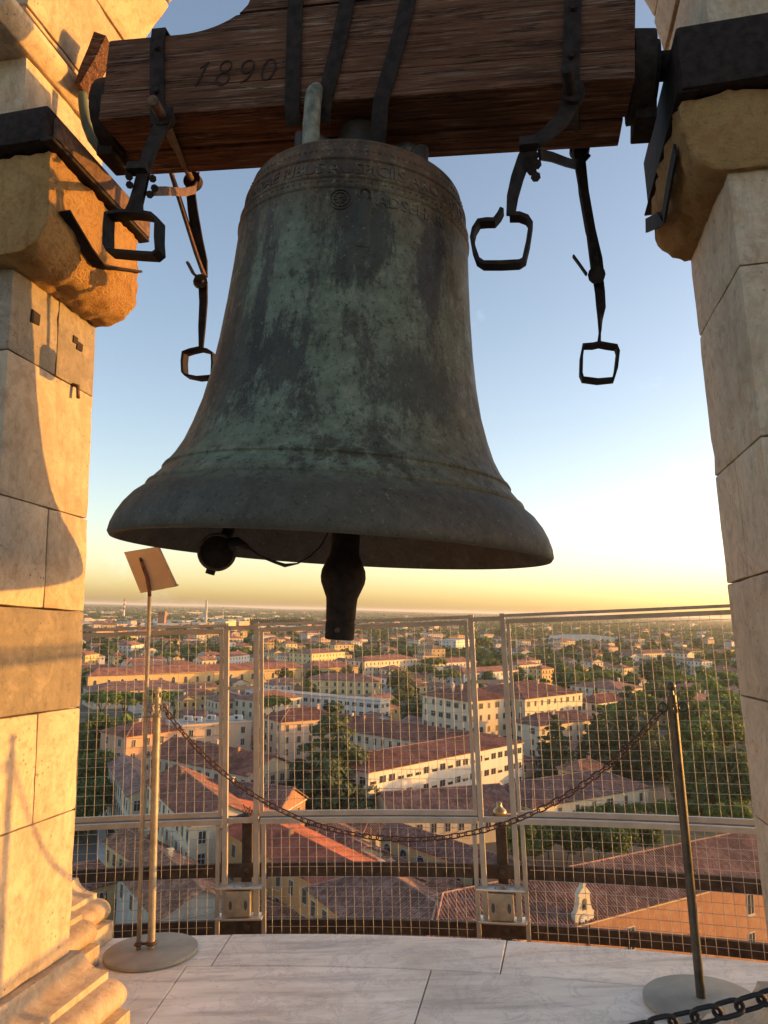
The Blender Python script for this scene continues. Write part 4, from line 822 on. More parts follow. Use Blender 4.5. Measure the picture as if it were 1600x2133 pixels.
def building(name, label, C, dv, L, D, ze, rise=2.5, roof='hip', wall='cream', rm='tile', rows=3, pitch=3.0, win='std', rib=False, chim=2, group=None, cat='building', faces='flr', floor_h=3.6, top=1.9, z0=0.0, mixw=None, ov=.5, wj=None):
    t = thing(name, label, cat, None, (C.x, C.y, 0), group, math.atan2(dv.y, dv.x)); del t['_b']
    cc = C+Vector((dv.x*L/2-dv.y*D/2, dv.y*L/2+dv.x*D/2, 0)); foot.append((cc.x, cc.y, max(L, D)*.5, C.x, C.y, dv.x, dv.y, L, D))
    m_ = MB()
    if roof == 'gable': m_.prism([(0,0,z0),(0,0,ze),(0,D/2,ze+rise-.12),(0,D,ze),(0,D,z0)], (L,0,0))
    elif roof == 'gabley': m_.prism([(0,0,z0),(0,0,ze),(L/2,0,ze+rise-.12),(L,0,ze),(L,0,z0)], (0,D,0))
    else: m_.box(0, L, 0, D, z0, ze)
    part('wall', m_, WALL[wall], t)
    if roof == 'flat':
        m_ = MB(); m_.box(-.15, L+.15, -.15, D+.15, ze+.003, ze+.35); r_ = part('roof', m_, WALL['flat'], t)
        part('parapet', MB().box(-.2, L+.2, -.2, -.02, ze+.36, ze+.8), WALL[wall], t)
    else:
        polys, edges = roof_polys(L, D, ze, rise, roof, ov); m_ = MB()
        for p in polys: m_.prism(p, (0,0,.16))
        r_ = part('roof', m_, M[rm], t)
        if rib:
            for p in polys:
                o = part('tile_rolls', ribs([Vector(q)+Vector((0,0,.16)) for q in p]), M[rm], r_, fix=False, kind='stuff')
            for e in edges: part('ridge_tiles', MB().tube([Vector(e[0])+Vector((0,0,.2)), Vector(e[1])+Vector((0,0,.2))], .14, 6), M['ridge'] if rm != 'tile_red' else M[rm], r_)
        part('eaves', MB().box(-.25, L+.25, -.25, D+.25, ze-.28, ze-.06) if ov > .3 else MB().box(-.1, L+.1, -.1, D+.1, ze-.2, ze-.06), WALL['cream' if wall == 'brick' else wall], t)
        if rib and C.y < 320:
            xa_ = L*random.uniform(.3, .7); zr_ = ze+rise; part('antenna', MB().tube([(xa_, D/2, zr_-.2), (xa_, D/2, zr_+2.2)], .03, 4).tube([(xa_-.7, D/2, zr_+2.0), (xa_+.7, D/2, zr_+2.0)], .02, 4).tube([(xa_-.3, D/2-.4, zr_+1.9), (xa_-.3, D/2+.4, zr_+1.9)], .02, 4).tube([(xa_+.3, D/2-.4, zr_+1.9), (xa_+.3, D/2+.4, zr_+1.9)], .02, 4), M['alu'], r_, fix=False)
        for _ in range(chim):
            x_ = random.uniform(.2, .8)*L; y_ = random.uniform(.3, .7)*D; part('chimney', MB().box(x_-.35, x_+.35, y_-.35, y_+.35, ze+rise*.2, ze+rise+.9).box(x_-.45, x_+.45, y_-.45, y_+.45, ze+rise+.9, ze+rise+1.05), WALL[random.choice(('cream','brick','peach'))], r_)
    rz = math.atan2(dv.y, dv.x)
    for f in faces:
        if f == 'f': o_, ex, ln = Vector((0,0,0)), Vector((1,0,0)), L
        elif f == 'l': o_, ex, ln = Vector((0,D,0)), Vector((0,-1,0)), D
        elif f == 'b': o_, ex, ln = Vector((L,D,0)), Vector((-1,0,0)), L
        else: o_, ex, ln = Vector((L,0,0)), Vector((0,1,0)), D
        nrm = Vector((ex.y, -ex.x)); nw = Vector((nrm.x*dv.x-nrm.y*dv.y, nrm.x*dv.y+nrm.y*dv.x)); mid = o_+ex*ln/2; mw = Vector((C.x+mid.x*dv.x-mid.y*dv.y, C.y+mid.x*dv.y+mid.y*dv.x))
        if nw.dot(-mw) <= 0: continue
        nb = max(1, int(ln/pitch)); an = math.atan2(ex.y, ex.x)
        stuff = MB() if wj else None
        for i in range(nb):
            for k in range(rows):
                z_ = ze-top-k*floor_h
                if z_ < 1.2: continue
                p = o_+ex*(ln*(i+.5)/nb); 
                if wj: stuff.prism([Vector((p.x, p.y, 0))-ex*.5-Vector((nrm.x, nrm.y, 0))*-.03+Vector((0,0,z_-.8)), Vector((p.x, p.y, 0))+ex*.5+Vector((nrm.x, nrm.y, 0))*.03+Vector((0,0,z_-.8)), Vector((p.x, p.y, 0))+ex*.5+Vector((nrm.x, nrm.y, 0))*.03+Vector((0,0,z_+.8)), Vector((p.x, p.y, 0))-ex*.5+Vector((nrm.x, nrm.y, 0))*.03+Vector((0,0,z_+.8))], -Vector((nrm.x, nrm.y, 0))*.06)
                else:
                    wk = random.choice(mixw) if mixw else win
                    obj('window', WIN[wk], t, Matrix.Translation((p.x, p.y, z_)) @ Matrix.Rotation(an, 4, 'Z'))
        if wj and stuff.f: part('windows', stuff, M['pane'], t, fix=False, kind='stuff')
    return t
def flat2(v): return Vector((v.x, v.y, 0))
def corner(name, label, c, l, r, ze, D=None, **kw):
    """near corner c with the left side seen to l and the right side seen to r (pixels at eaves height)"""
    c, l, r = G(*c, ze), G(*l, ze), G(*r, ze); dv = flat2(r-c).normalized(); L = flat2(r-c).length; n_ = Vector((-dv.y, dv.x, 0)); D = D or max(6.0, (l-c).dot(n_))
    return building(name, label, flat2(c), dv, L, D, ze, **kw)
def front(name, label, a, b, ze, D, **kw):
    a, b = G(*a, ze), G(*b, ze); dv = flat2(b-a).normalized(); return building(name, label, flat2(a), dv, flat2(b-a).length, D, ze, **kw)
def ridge(name, label, a, b, zr, D, ze, ext0=0, ext1=0, **kw):
    """gabled house from its ridge line (far end a, near end b in pixels)"""
    a, b = G(*a, zr), G(*b, zr); dv = flat2(b-a).normalized(); n_ = Vector((-dv.y, dv.x, 0)); A_ = flat2(a)-dv*ext0-n_*D/2; L = flat2(b-a).length+ext0+ext1
    return building(name, label, A_, dv, L, D, ze, rise=zr-ze, roof='gable', **kw)

# ---- the houses one can pick out, near to far
rP = G(905, 1868, 17.0); rE = G(1560, 1731, 17.0); dM = flat2(rE-rP).normalized(); nM = Vector((-dM.y, dM.x, 0))
mus = building('museum', 'long brick building with clock gable and dark tiled roof at lower right', flat2(rP)-nM*6.2-dM*5.0, dM, flat2(rE-rP).length+14, 12.4, 13.2, rise=3.8, roof='hip', wall='brick', rm='tile_old', rib=True, win='tall', rows=2, floor_h=5.2, pitch=11.5, top=3.4, chim=1)
part('downpipe', MB().tube([(23.5, -.12, 2), (23.5, -.12, 13)], .09, 6), M['rail_iron'], mus)
cb = tuple(mus.matrix_world.inverted() @ (G(1228, 1925, 13.4)))
bg_ = thing('bell_gable', 'small cream bell gable with a clock on the brick wall', 'bell gable', None, (0,0,0)); bg_.matrix_world = mus.matrix_world @ Matrix.Translation((cb[0], -.35, 13.3)) @ Matrix.Diagonal((1, 1, .84, 1)); del bg_['_b']
part('gable_wall', MB().prism([(-1.5,0,-.4),(1.5,0,-.4),(1.55,0,1.4),(1.25,0,1.6),(1.0,0,2.4),(.85,0,3.6),(1.1,0,3.75),(.55,0,4.5),(.2,0,4.8),(.22,0,5.3),(0,0,5.5),(-.22,0,5.3),(-.2,0,4.8),(-.55,0,4.5),(-1.1,0,3.75),(-.85,0,3.6),(-1.0,0,2.4),(-1.25,0,1.6),(-1.55,0,1.4)], (0,.7,0)), WALL['cream'], bg_)
part('niche', MB().prism([(-.38,-.03,1.7),(.38,-.03,1.7)]+[(.38*math.cos(a),-.03,2.9+.38*math.sin(a)) for a in [math.pi*i/8 for i in range(9)]], (0,.05,0)), M['shut_b'], bg_)
part('small_bell', MB().lathe([(.24,2.05),(.2,2.15),(.14,2.4),(.1,2.55),(.001,2.6)], 14, (0,-.12)), M['bronze_green'], bg_, True)
ck = part('clock_face', MB().tube([(0,-.02,.45),(0,-.10,.45)], .82, 24), M['surround'], bg_)
part('clock_dial', MB().tube([(0,-.10,.45),(0,-.115,.45)], .70, 24), WALL['white'], ck)
for a_, l_ in ((2.4, .5), (3.4, .35)): part('clock_hand', MB().strap([(0,-.13,.45),(l_*math.sin(a_),-.13,.45+l_*math.cos(a_))], (1,0,0), .07, .02), M['pane'], ck)
for i in range(12):
    a_ = 2*math.pi*i/12; part('hour_mark', MB().strap([(.5*math.sin(a_),-.13,.45+.5*math.cos(a_)),(.64*math.sin(a_),-.13,.45+.64*math.cos(a_))], (math.cos(a_),0,-math.sin(a_)), .07, .02), M['pane'], ck)
rA = G(798, 1812, 16.5); dN = flat2(rP-rA).normalized(); nN = Vector((-dN.y, dN.x, 0))
building('tiled_wing', 'wing with a broad dark tiled roof in the lower centre', flat2(rA)-nN*7.0-dN*7.5, dN, flat2(rP-rA).length+15.0, 14.0, 12.8, rise=3.6, roof='hip', wall='orange', rm='tile_old', rib=True, win='shut', rows=3, chim=0, faces='flr')
ridge('orange_house', 'long orange house with a new red roof in the lower left', (466, 1661), (723, 1793), 14.4, 11.5, 12.6, 0, 4, wall='orange', rm='tile_red', rib=True, win='shut', rows=3, pitch=3.6, top=2.4, chim=1)
ridge('shabby_house', 'shabby house with old tiles and flaking grey gable at lower left', (325, 1764), (412, 1845), 12.5, 11.0, 9.6, 0, 1.5, wall='shabby', rm='tile_mix', rib=True, win='shut', rows=1, chim=1, pitch=4.6)
front('red_shed', 'low house with a dull red roof at the left edge', (90, 1880), (240, 1838), 6, 12, rise=1.8, roof='gable', wall='ochre', rm='tile', rib=True, rows=1, chim=0)
ridge('cottage', 'small old tiled house beside the street below the cream house', (275, 1735), (330, 1768), 9.5, 7.0, 7.8, 3, 1, wall='ochre', rm='tile_mix', rib=True, rows=2, chim=1, win='shut')
front('low_roof', 'low lean building with patched orange tiles in front of the orange house', (500, 1915), (600, 1945), 6, 8, rise=1.4, roof='gable', wall='shabby', rm='tile_mix', rib=True, rows=1, chim=0)
ridge('cream_house', 'cream house with a hipped brown roof beside the street at left', (372, 1597), (462, 1668), 16.5, 12.0, 13.6, 1, 3, wall='cream', rm='tile', rib=True, win='std', rows=4, pitch=3.2, chim=1)
ridge('brown_roofed_house', 'house with a wide brown roof left of the tall cedar', (395, 1542), (545, 1570), 15, 16.0, 11.5, 6, 4, wall='cream', rm='tile', rib=True, rows=3, chim=2)
ridge('gabled_house', 'house with a brick gable end behind the orange house', (440, 1625), (590, 1640), 14.5, 14.0, 11.0, 4, 2, wall='brick', rm='tile_old', rib=True, rows=2, chim=1, pitch=5)
front('street_house', 'narrow pale house across the street at left', (226, 1590), (268, 1660), 11, 7, rise=1.8, roof='gable', wall='cream', rm='tile_old', rows=3, chim=1)
corner('pink_house', 'pink plastered house with a shallow red roof at left', (264, 1536), (246, 1532), (379, 1521), 13.5, 13, rise=2.4, roof='hip', wall='pink', rm='tile', rib=True, win='std', rows=3, pitch=4.4)
corner('service_block', 'peach flat roofed block with rooftop air units', (380, 1516), (372, 1512), (524, 1506), 14, 15, roof='flat', wall='peach', win='std', rows=3, pitch=4.6)
corner('peach_palazzo', 'peach house on a corner with two rows of shutters left of centre', (586, 1505), (524, 1496), (708, 1496), 15, rise=3.0, roof='hip', wall='peach', rm='tile', rib=True, win='shut', rows=3, pitch=3.8, chim=3)
corner('flat_yellow_block', 'low pale flat roofed block behind the cedar crown', (744, 1508), (706, 1499), (902, 1523), 11, roof='flat', wall='yellow', win='modern', rows=2, pitch=4)
ridge('long_brown_roof', 'long brown roof running behind the flat yellow block', (640, 1478), (1000, 1528), 15, 16, 11.5, 2, 6, wall='cream', rm='tile', rib=True, rows=2, chim=2)
wh = corner('white_modern_block', 'long white modern block with bands of windows and a red roof', (768, 1610), (742, 1570), (1088, 1547), 13.5, 17, rise=2.2, roof='hip', wall='white', rm='tile', rib=True, mixw=['modern', 'blind', 'modern'], rows=3, pitch=3.1, floor_h=4.0, top=2.0, chim=0, faces='flr')
corner('hospital_block', 'big four storey cream block with red hipped roof right of centre', (976, 1462), (874, 1448), (1060, 1455), 18, rise=4.2, roof='hip', wall='cream', rm='tile', rib=True, mixw=['open', 'shut', 'std'], rows=4, pitch=4.0, floor_h=4.2, chim=4)
corner('hospital_wing', 'long cream hospital wing with sunlit end and red roof', (1094, 1457), (1066, 1451), (1213, 1443), 18, 30, rise=4.2, roof='hip', wall='cream', rm='tile', rib=True, mixw=['open', 'std'], rows=4, pitch=4.2, floor_h=4.2, chim=3)
corner('cream_villa', 'cream house with brown hipped roof beside the dark cedars', (1123, 1513), (1074, 1503), (1246, 1499), 12.5, rise=3.0, roof='hip', wall='cream', rm='tile_old', rib=True, mixw=['shut', 'open'], rows=3, pitch=4.6, chim=1)
corner('white_loggia_house', 'white house with tall windows under a brown roof near the cedars', (1246, 1466), (1208, 1461), (1308, 1458), 13, rise=3.0, roof='hip', wall='white', rm='tile', rib=True, win='tall', rows=3, pitch=3.4, chim=1)
front('low_cream_house', 'low cream house with broad brown roof behind the hedge trees', (1110, 1684), (1350, 1641), 6.5, 17, rise=3.6, roof='hip', wall='cream', rm='tile_old', rib=True, mixw=['shut', 'open'], rows=1, pitch=5.5, chim=0)
front('hedge_house', 'brown roof with a skylight between white block and hedge', (830, 1712), (1085, 1690), 6.0, 20, rise=3.6, roof='gable', wall='cream', rm='tile_old', rib=True, rows=1, chim=0)
ridge('cloister_roof', 'cloister range with dark roof and yellow arcade in the courtyard', (850, 1722), (1090, 1800), 9.5, 7.0, 7.6, 4, 4, wall='ochre', rm='tile_old', rib=True, win='arch', rows=1, pitch=4.2, top=3.0, chim=0)
ridge('cloister_low_range', 'low cloister range with arches joined to the courtyard', (800, 1775), (960, 1842), 7.0, 6.0, 5.4, 0, 0, wall='ochre', rm='tile_mix', rib=True, win='arch', rows=1, pitch=3.6, top=2.6, chim=0)
front('red_small_roof', 'small house with a deep red roof under the tall cedar', (752, 1676), (836, 1676), 6, 12, rise=2.6, roof='gable', wall='cream', rm='tile_red', rib=True, rows=2, chim=0)
corner('right_villa', 'yellow sunlit villa with brown roof behind the right post', (1466, 1470), (1400, 1452), (1536, 1459), 11, rise=3.0, roof='hip', wall='ochre', rm='tile', win='std', rows=3, pitch=3.6)
corner('far_right_villa', 'pale villa with two hipped roofs beside the right pier', (1430, 1440), (1380, 1431), (1532, 1437), 11, rise=3.0, roof='hip', wall='cream', rm='tile', rows=2, pitch=3.6)
corner('right_brown_house', 'broad brown roofed house among the trees at right', (1290, 1438), (1215, 1425), (1345, 1432), 12, rise=3.5, roof='hip', wall='cream', rm='tile', rows=2, pitch=4)
front('long_yellow_building', 'very long yellow building with a row of arched windows', (184, 1409), (640, 1391), 12, 15, rise=3.4, roof='hip', wall='ochre', rm='tile', win='arch', rows=1, pitch=7.2, top=4.2, chim=0, floor_h=5)
front('yellow_wing', 'yellow wing continuing the long arched building to the centre', (646, 1392), (746, 1389), 12, 18, rise=3.4, roof='hip', wall='ochre', rm='tile', win='arch', rows=1, pitch=7.2, top=4.2, chim=0)
front('hipped_low_house', 'wide low house with hipped brown roof below the long yellow building', (196, 1442), (398, 1434), 8, 22, rise=3.6, roof='hip', wall='cream', rm='tile_old', rows=2, pitch=4, chim=2)
corner('angled_house', 'cream house with small windows right of the stone pines', (455, 1462), (440, 1455), (526, 1458), 11, 14, rise=2.6, roof='hip', wall='cream', rm='tile_old', rows=2, pitch=3.4, chim=2)
corner('cream_end_house', 'cream gabled house between fence posts left of centre', (545, 1462), (528, 1456), (628, 1452), 12, 16, rise=2.8, roof='hip', wall='cream', rm='tile', rows=3, pitch=4, chim=1)
corner('clinic', 'grey white clinic with rooftop plant left of the hospital', (792, 1462), (640, 1420), (812, 1458), 12, rise=2.0, roof='flat', wall='white', win='modern', rows=3, pitch=3.4, faces='flr')
front('clinic_roof_house', 'brown roof with pale dormers behind the clinic', (640, 1416), (790, 1420), 13, 20, rise=3.0, roof='hip', wall='yellow', rm='tile', rows=2, pitch=4)
for (lab, c_, l_, r_, z_, D_, wl_, rm_) in (
    ('tall cream block with green shutters below the clapper', (760, 1378), (725, 1371), (868, 1372), 15, 18, 'cream', 'tile'),
    ('cream apartment block left of the clapper', (650, 1362), (598, 1352), (718, 1358), 16, 22, 'yellow', 'tile'),
    ('long white house with brown roof beyond the pines in the middle', (900, 1382), (895, 1378), (995, 1378), 12, 16, 'white', 'tile'),
    ('low white hospital pavilion with long brown roof', (966, 1404), (950, 1398), (1080, 1396), 12, 14, 'white', 'tile'),
    ('white flat block right of the clapper', (950, 1335), (920, 1331), (990, 1332), 18, 20, 'white', 'flat'),
    ('cream villa with chimneys far right beyond the pines', (1340, 1362), (1330, 1358), (1428, 1359), 14, 22, 'cream', 'tile'),
    ('cream house at the edge of the pine park', (1082, 1386), (1070, 1382), (1122, 1383), 12, 14, 'cream', 'tile'),
    ('white house between round trees at left', (274, 1345), (264, 1342), (300, 1342), 13, 12, 'white', 'tile'),
    ('white house beyond the left fence posts', (478, 1368), (470, 1365), (520, 1364), 12, 12, 'white', 'tile'),
    ('pink block rising over the left fence posts', (498, 1296), (486, 1294), (520, 1294), 22, 18, 'pink', 'flat'),
    ('yellow tower block left of the clapper beyond the fence rail', (470, 1296), (462, 1294), (492, 1294), 24, 18, 'yellow', 'flat'),
    ('ochre house at the left edge beyond the pier', (178, 1365), (165, 1360), (206, 1362), 12, 14, 'ochre', 'tile')):
    corner('town_house', lab, c_, l_, r_, z_, D_, rise=2.8, roof='flat' if rm_ == 'flat' else 'hip', wall=wl_, rm='tile' if rm_ == 'flat' else rm_, rows=4, pitch=4, wj=True, chim=1)
# rooftop air-conditioning units of the service block
for i, (px, py) in enumerate(((392, 1496), (412, 1498), (440, 1494), (468, 1497), (496, 1494))):
    p = G(px, py, 15.2); t = thing('air_unit', ('first', 'second', 'third', 'fourth', 'fifth')[i]+' pale air unit from the left on the flat peach roof', 'air unit', None, p, 'rooftop air units')
    part('casing', MB().box(p.x-1.3, p.x+1.3, p.y-.7, p.y+.7, p.z-.8, p.z+.7), WALL['white'], t, False, .05); part('fan_grille', MB().tube([(p.x-.4, p.y-.71, p.z), (p.x-.4, p.y-.76, p.z)], .5, 14), M['pane'], t)

# ---- landmarks on the skyline
def chimney_stack(label, px, pyb, pyt, dist, r_, bands, mat):
    b_ = ray(px, pyb); b_ = b_*(dist/b_.y); zt_ = EYE+(ray(px, pyt)*(dist/ray(px, pyt).y)).z; t = thing('factory_chimney', label, 'chimney', None, (b_.x, b_.y, 0))
    n_ = bands or 1
    for i in range(n_):
        za, zb_ = zt_*i/n_, zt_*(i+1)/n_-.05; m_ = MB().lathe([(r_*(1.25-.5*za/zt_), za), (r_*(1.25-.5*zb_/zt_), zb_)], 12, (b_.x, b_.y), caps=True)
        part('band' if bands else 'shaft', m_, mat if not bands else (WALL['white'] if i % 2 == 0 or i < n_-5 else M['tile_red']), t)
chimney_stack('tall red and white striped factory chimney on the skyline', 257, 1290, 1248, 2300, 3.0, 10, None)
chimney_stack('tall plain brick factory chimney on the skyline', 428, 1300, 1250, 1800, 3.2, 0, WALL['grey'])
chimney_stack('thin pale mast with a red top on the skyline', 464, 1290, 1265, 2300, 1.6, 10, None)
b_ = ray(337, 1300); b_ = b_*(1500/b_.y); zt_ = 50+(ray(337, 1274)*(1500/ray(337, 1274).y)).z
t = thing('brick_tower', 'square red brick tower above the rooftops at left', 'tower', None, (b_.x, b_.y, 0)); part('shaft', MB().box(b_.x-6.5, b_.x+6.5, b_.y-6.5, b_.y+6.5, 0, zt_-7), WALL['brick'], t); part('head', MB().box(b_.x-7.5, b_.x+7.5, b_.y-7.5, b_.y+7.5, zt_-6.95, zt_), WALL['brick'], t)
for a_ in (-3, 3): part('opening', MB().box(b_.x+a_-1, b_.x+a_+1, b_.y-7.58, b_.y-7.45, zt_-5.5, zt_-2), M['pane'], t)
# white vaulted sports hall at right
c_ = G(1215, 1345, 0); t = thing('sports_hall', 'white vaulted sports hall among the trees at far right', 'hall', None, (c_.x, c_.y, 0), rz=.12); del t['_b']
part('vault', MB().prism([(-60*math.cos(a), -20, 8+9*math.sin(a)) for a in [math.pi*i/16 for i in range(17)]], (0, 45, 0)), WALL['white'], t, 30)
part('hall_wall', MB().box(-59, 59, -19, 24, 0, 8.5), WALL['cream'], t)
for i in range(15): part('vault_rib', MB().tube([(-60.6*math.cos(a), -20+i*3.1, 8+9.6*math.sin(a)) for a in [math.pi*j/10 for j in range(11)]], .5, 5), WALL['white'], t)
for i in range(9): part('window', MB().box(-50+i*12-4, -50+i*12+4, -19.2, -18.9, 3, 7), M['pane'], t)

# ---- trees
def leaf_mat(name, c1, c2):
    m, nt, b = newmat(name); v = coords(nt)
    n_ = noise_(nt, v, 2.6, 6, .7); rv = N(nt, 'ShaderNodeHueSaturation'); mr = N(nt, 'ShaderNodeMapRange'); mr.inputs[3].default_value = .75; mr.inputs[4].default_value = 1.25
    c = ramp(nt, n_, [(.3, c1), (.7, c2)]); nt.links.new(objrand(nt), mr.inputs[0]); nt.links.new(mr.outputs[0], rv.inputs['Value']); nt.links.new(c, rv.inputs['Color'])
    nt.links.new(rv.outputs[0], b.inputs['Base Color']); b.inputs['Roughness'].default_value = .7; b.inputs['Subsurface Weight'].default_value = 0
    tr = N(nt, 'ShaderNodeBsdfTranslucent'); nt.links.new(rv.outputs[0], tr.inputs[0]); ms = N(nt, 'ShaderNodeMixShader'); ms.inputs[0].default_value = .35
    out = nt.nodes['Material Output']; nt.links.new(b.outputs[0], ms.inputs[1]); nt.links.new(tr.outputs[0], ms.inputs[2]); nt.links.new(ms.outputs[0], out.inputs[0]); return m
LEAF = dict(pine=leaf_mat('pine_foliage', (.095,.150,.034), (.155,.225,.050)), cedar=leaf_mat('cedar_foliage', (.060,.090,.040), (.110,.145,.060)), broad=leaf_mat('broadleaf_foliage', (.090,.145,.030), (.165,.230,.048)), dark=leaf_mat('dark_foliage', (.065,.105,.030), (.115,.165,.044)), olive=leaf_mat('pale_foliage', (.110,.135,.045), (.185,.205,.075)))
M['bark'] = plain('bark', (.10,.07,.045), .9, 0, scale=2, bmp=0)
def leaf(mb, p, nrm, s, rnd):
    u = nrm.orthogonal().normalized(); a = rnd.uniform(0, 6.28); w_ = nrm.cross(u); u, w_ = u*math.cos(a)+w_*math.sin(a), w_*math.cos(a)-u*math.sin(a)
    s1, s2 = s*rnd.uniform(.7, 1.3), s*rnd.uniform(.5, 1.0); mb.add([p-u*s1, p-w_*s2, p+u*s1, p+w_*s2], [(0,1,2,3)])
def crown(kind, n_, seed):
    """unit crown: radius 1, sits round the origin"""
    rnd = random.Random(seed); m_ = MB(); lumps = []
    if kind == 'pine':
        for i in range(26): a = rnd.uniform(0, 6.28); r_ = math.sqrt(rnd.random())*.78; lumps.append((Vector((r_*math.cos(a), r_*math.sin(a), .22-.22*r_*r_+rnd.uniform(-.07, .07))), rnd.uniform(.18, .30), .55))
    elif kind == 'cedar':
        for k in range(11):
            f = k/10; rr = 1.0*(1-f)**.8+.05
            for j in range(max(3, int(15*(1-f)+3))): a = rnd.uniform(0, 6.28); r_ = rr*rnd.uniform(.25, 1.0); lumps.append((Vector((r_*math.cos(a), r_*math.sin(a), -.9+2.0*f+rnd.uniform(-.05, .05)-.10*r_)), rnd.uniform(.18, .28)*(1.1-.5*f), .42))
    elif kind == 'column':
        for k in range(16): f = k/15; lumps.append((Vector((rnd.uniform(-.1, .1), rnd.uniform(-.1, .1), -2.2+4.6*f)), .42*(math.sin(math.pi*(.12+.80*f)))+.08, 1.2))
    else:
        for i in range(22):
            v = Vector((rnd.gauss(0, 1), rnd.gauss(0, 1), rnd.gauss(0, 1))).normalized()*rnd.uniform(.35, .72); v.z *= .9; lumps.append((v, rnd.uniform(.24, .40), .9))
    per = max(6, n_//len(lumps)); sz = {'pine': .080, 'cedar': .085, 'column': .085}.get(kind, .075)*math.sqrt(2600/n_)
    for c, r_, fl in lumps:
        for _ in range(per):
            v = Vector((rnd.gauss(0, 1), rnd.gauss(0, 1), rnd.gauss(0, 1))).normalized()
            if kind in ('pine', 'cedar') and v.z < -.2 and rnd.random() < .6: v.z = -v.z
            p = c+Vector((v.x*r_, v.y*r_, v.z*r_*fl))*rnd.uniform(.75, 1.08); nn_ = (v+Vector((rnd.gauss(0, .5), rnd.gauss(0, .5), rnd.gauss(0, .5)))).normalized(); leaf(m_, p, nn_, sz, rnd)
    return m_
CR = {}
for kd, lm in (('pine', 'pine'), ('cedar', 'cedar'), ('broad', 'broad'), ('broad', 'dark'), ('broad', 'olive'), ('column', 'dark')):
    for lod, n_ in (('near', 4200), ('far', 700)):
        CR[kd, lm, lod] = [crown(kd, n_ if not (kd == 'cedar' and lod == 'near') else 9000, s).mesh('crown', LEAF[lm], False, fix=False) for s in ((1, 2, 3) if lod == 'far' else (4, 5))]
TRUNK = MB().tube([(0,0,0), (.1,.03,.35), (-.05,.05,.7), (0,0,1)], [.055, .042, .035, .02], 7)
for a_ in (0.4, 2.3, 4.4): TRUNK.tube([(0,0,.62), (.22*math.cos(a_), .22*math.sin(a_), .86), (.38*math.cos(a_), .38*math.sin(a_), 1.04)], [.028, .018, .008], 5)
TRUNK = TRUNK.mesh('trunk', M['bark'], True)
def tree(kd, lm, x, y, zc, r_, label, group=None, lod='near', name=None, sz=1.0):
    nm = name or {'pine': 'stone_pine', 'cedar': 'cedar_tree', 'column': 'cypress'}.get(kd, 'broadleaf_tree')
    t = thing(nm, label, 'tree', None, (x, y, 0), group, random.uniform(0, 6.28)); del t['_b']
    obj('trunk', TRUNK, t, Matrix.Diagonal((zc*.5, zc*.5, zc, 1)))
    obj('crown', random.choice(CR[kd, lm, lod]), t, Matrix.Translation((0, 0, zc)) @ Matrix.Diagonal((r_, r_, r_*sz, 1))); foot.append((x, y, r_*.8, None)); return t
def tpx(kd, lm, px, py, zc, r_, label, **kw): p = G(px, py, zc); return tree(kd, lm, p.x, p.y, zc, r_, label, **kw)
tpx('cedar', 'cedar', 690, 1612, 12, 14, 'tall dark cedar rising in front of the white modern block', sz=.95)
tpx('cedar', 'cedar', 622, 1650, 7, 8.0, 'lower cedar boughs left of the tall central cedar', sz=.8)
tpx('cedar', 'cedar', 1158, 1556, 9, 8.0, 'dark cedar in front of the cream villa', sz=1.0)
for i, (px, py, z_, r_) in enumerate(((1252, 1548, 10, 9.5), (1310, 1520, 13, 12.5), (1225, 1570, 7, 6.5), (1350, 1560, 9, 9))): tpx('cedar', 'cedar', px, py, z_, r_, ('broad cedar just right of the cream villa', 'tallest cedar left of the right barrier post', 'small cedar at the foot of the cedar group', 'cedar directly behind the right barrier post')[i], sz=.95)
for i, (px, py, z_, r_, lm) in enumerate(((1455, 1530, 12, 8.5, 'broad'), (1510, 1520, 13, 9, 'broad'), (1480, 1590, 11, 8.5, 'broad'), (1530, 1610, 11, 8.5, 'dark'), (1440, 1640, 5, 6, 'dark'), (1525, 1665, 5, 5, 'broad'), (1478, 1655, 5, 5.5, 'dark'), (1400, 1585, 7, 7, 'dark'))):
    tpx('broad', lm, px, py, z_, r_, ('bright leafy tree just right of the right post top', 'bright leafy tree against the right pier', 'bright leafy tree in the middle of the right grove', 'dark tree hugging the right pier', 'dark low tree at the left foot of the right grove', 'low leafy tree at the foot of the right pier', 'dark low tree between post and pier', 'dark tree behind the right post shaft')[i])
for i in range(9):
    px = 1085+i*32+random.uniform(-6, 6); tpx('broad', 'dark', px, 1750+random.uniform(-12, 12)-i*3, 5.5, 4.6, 'dark dense tree in the row behind the brick museum roof', group='row of dense trees behind the museum')
for i in range(13): tpx('broad', 'olive' if i % 3 == 0 else 'broad', 1088+i*22, 1700-i*1.2+random.uniform(-3, 3), 3.4, 2.4, 'clipped green shrub in the row below the low cream house', group='shrubs below the low cream house', name='shrub')
for i in range(8): tpx('broad', 'broad', 1385+i*23, 1688+random.uniform(-6, 6), 3.6, 3.0, 'green shrub in the row left of the right pier', group='shrubs beside the right pier', name='shrub')
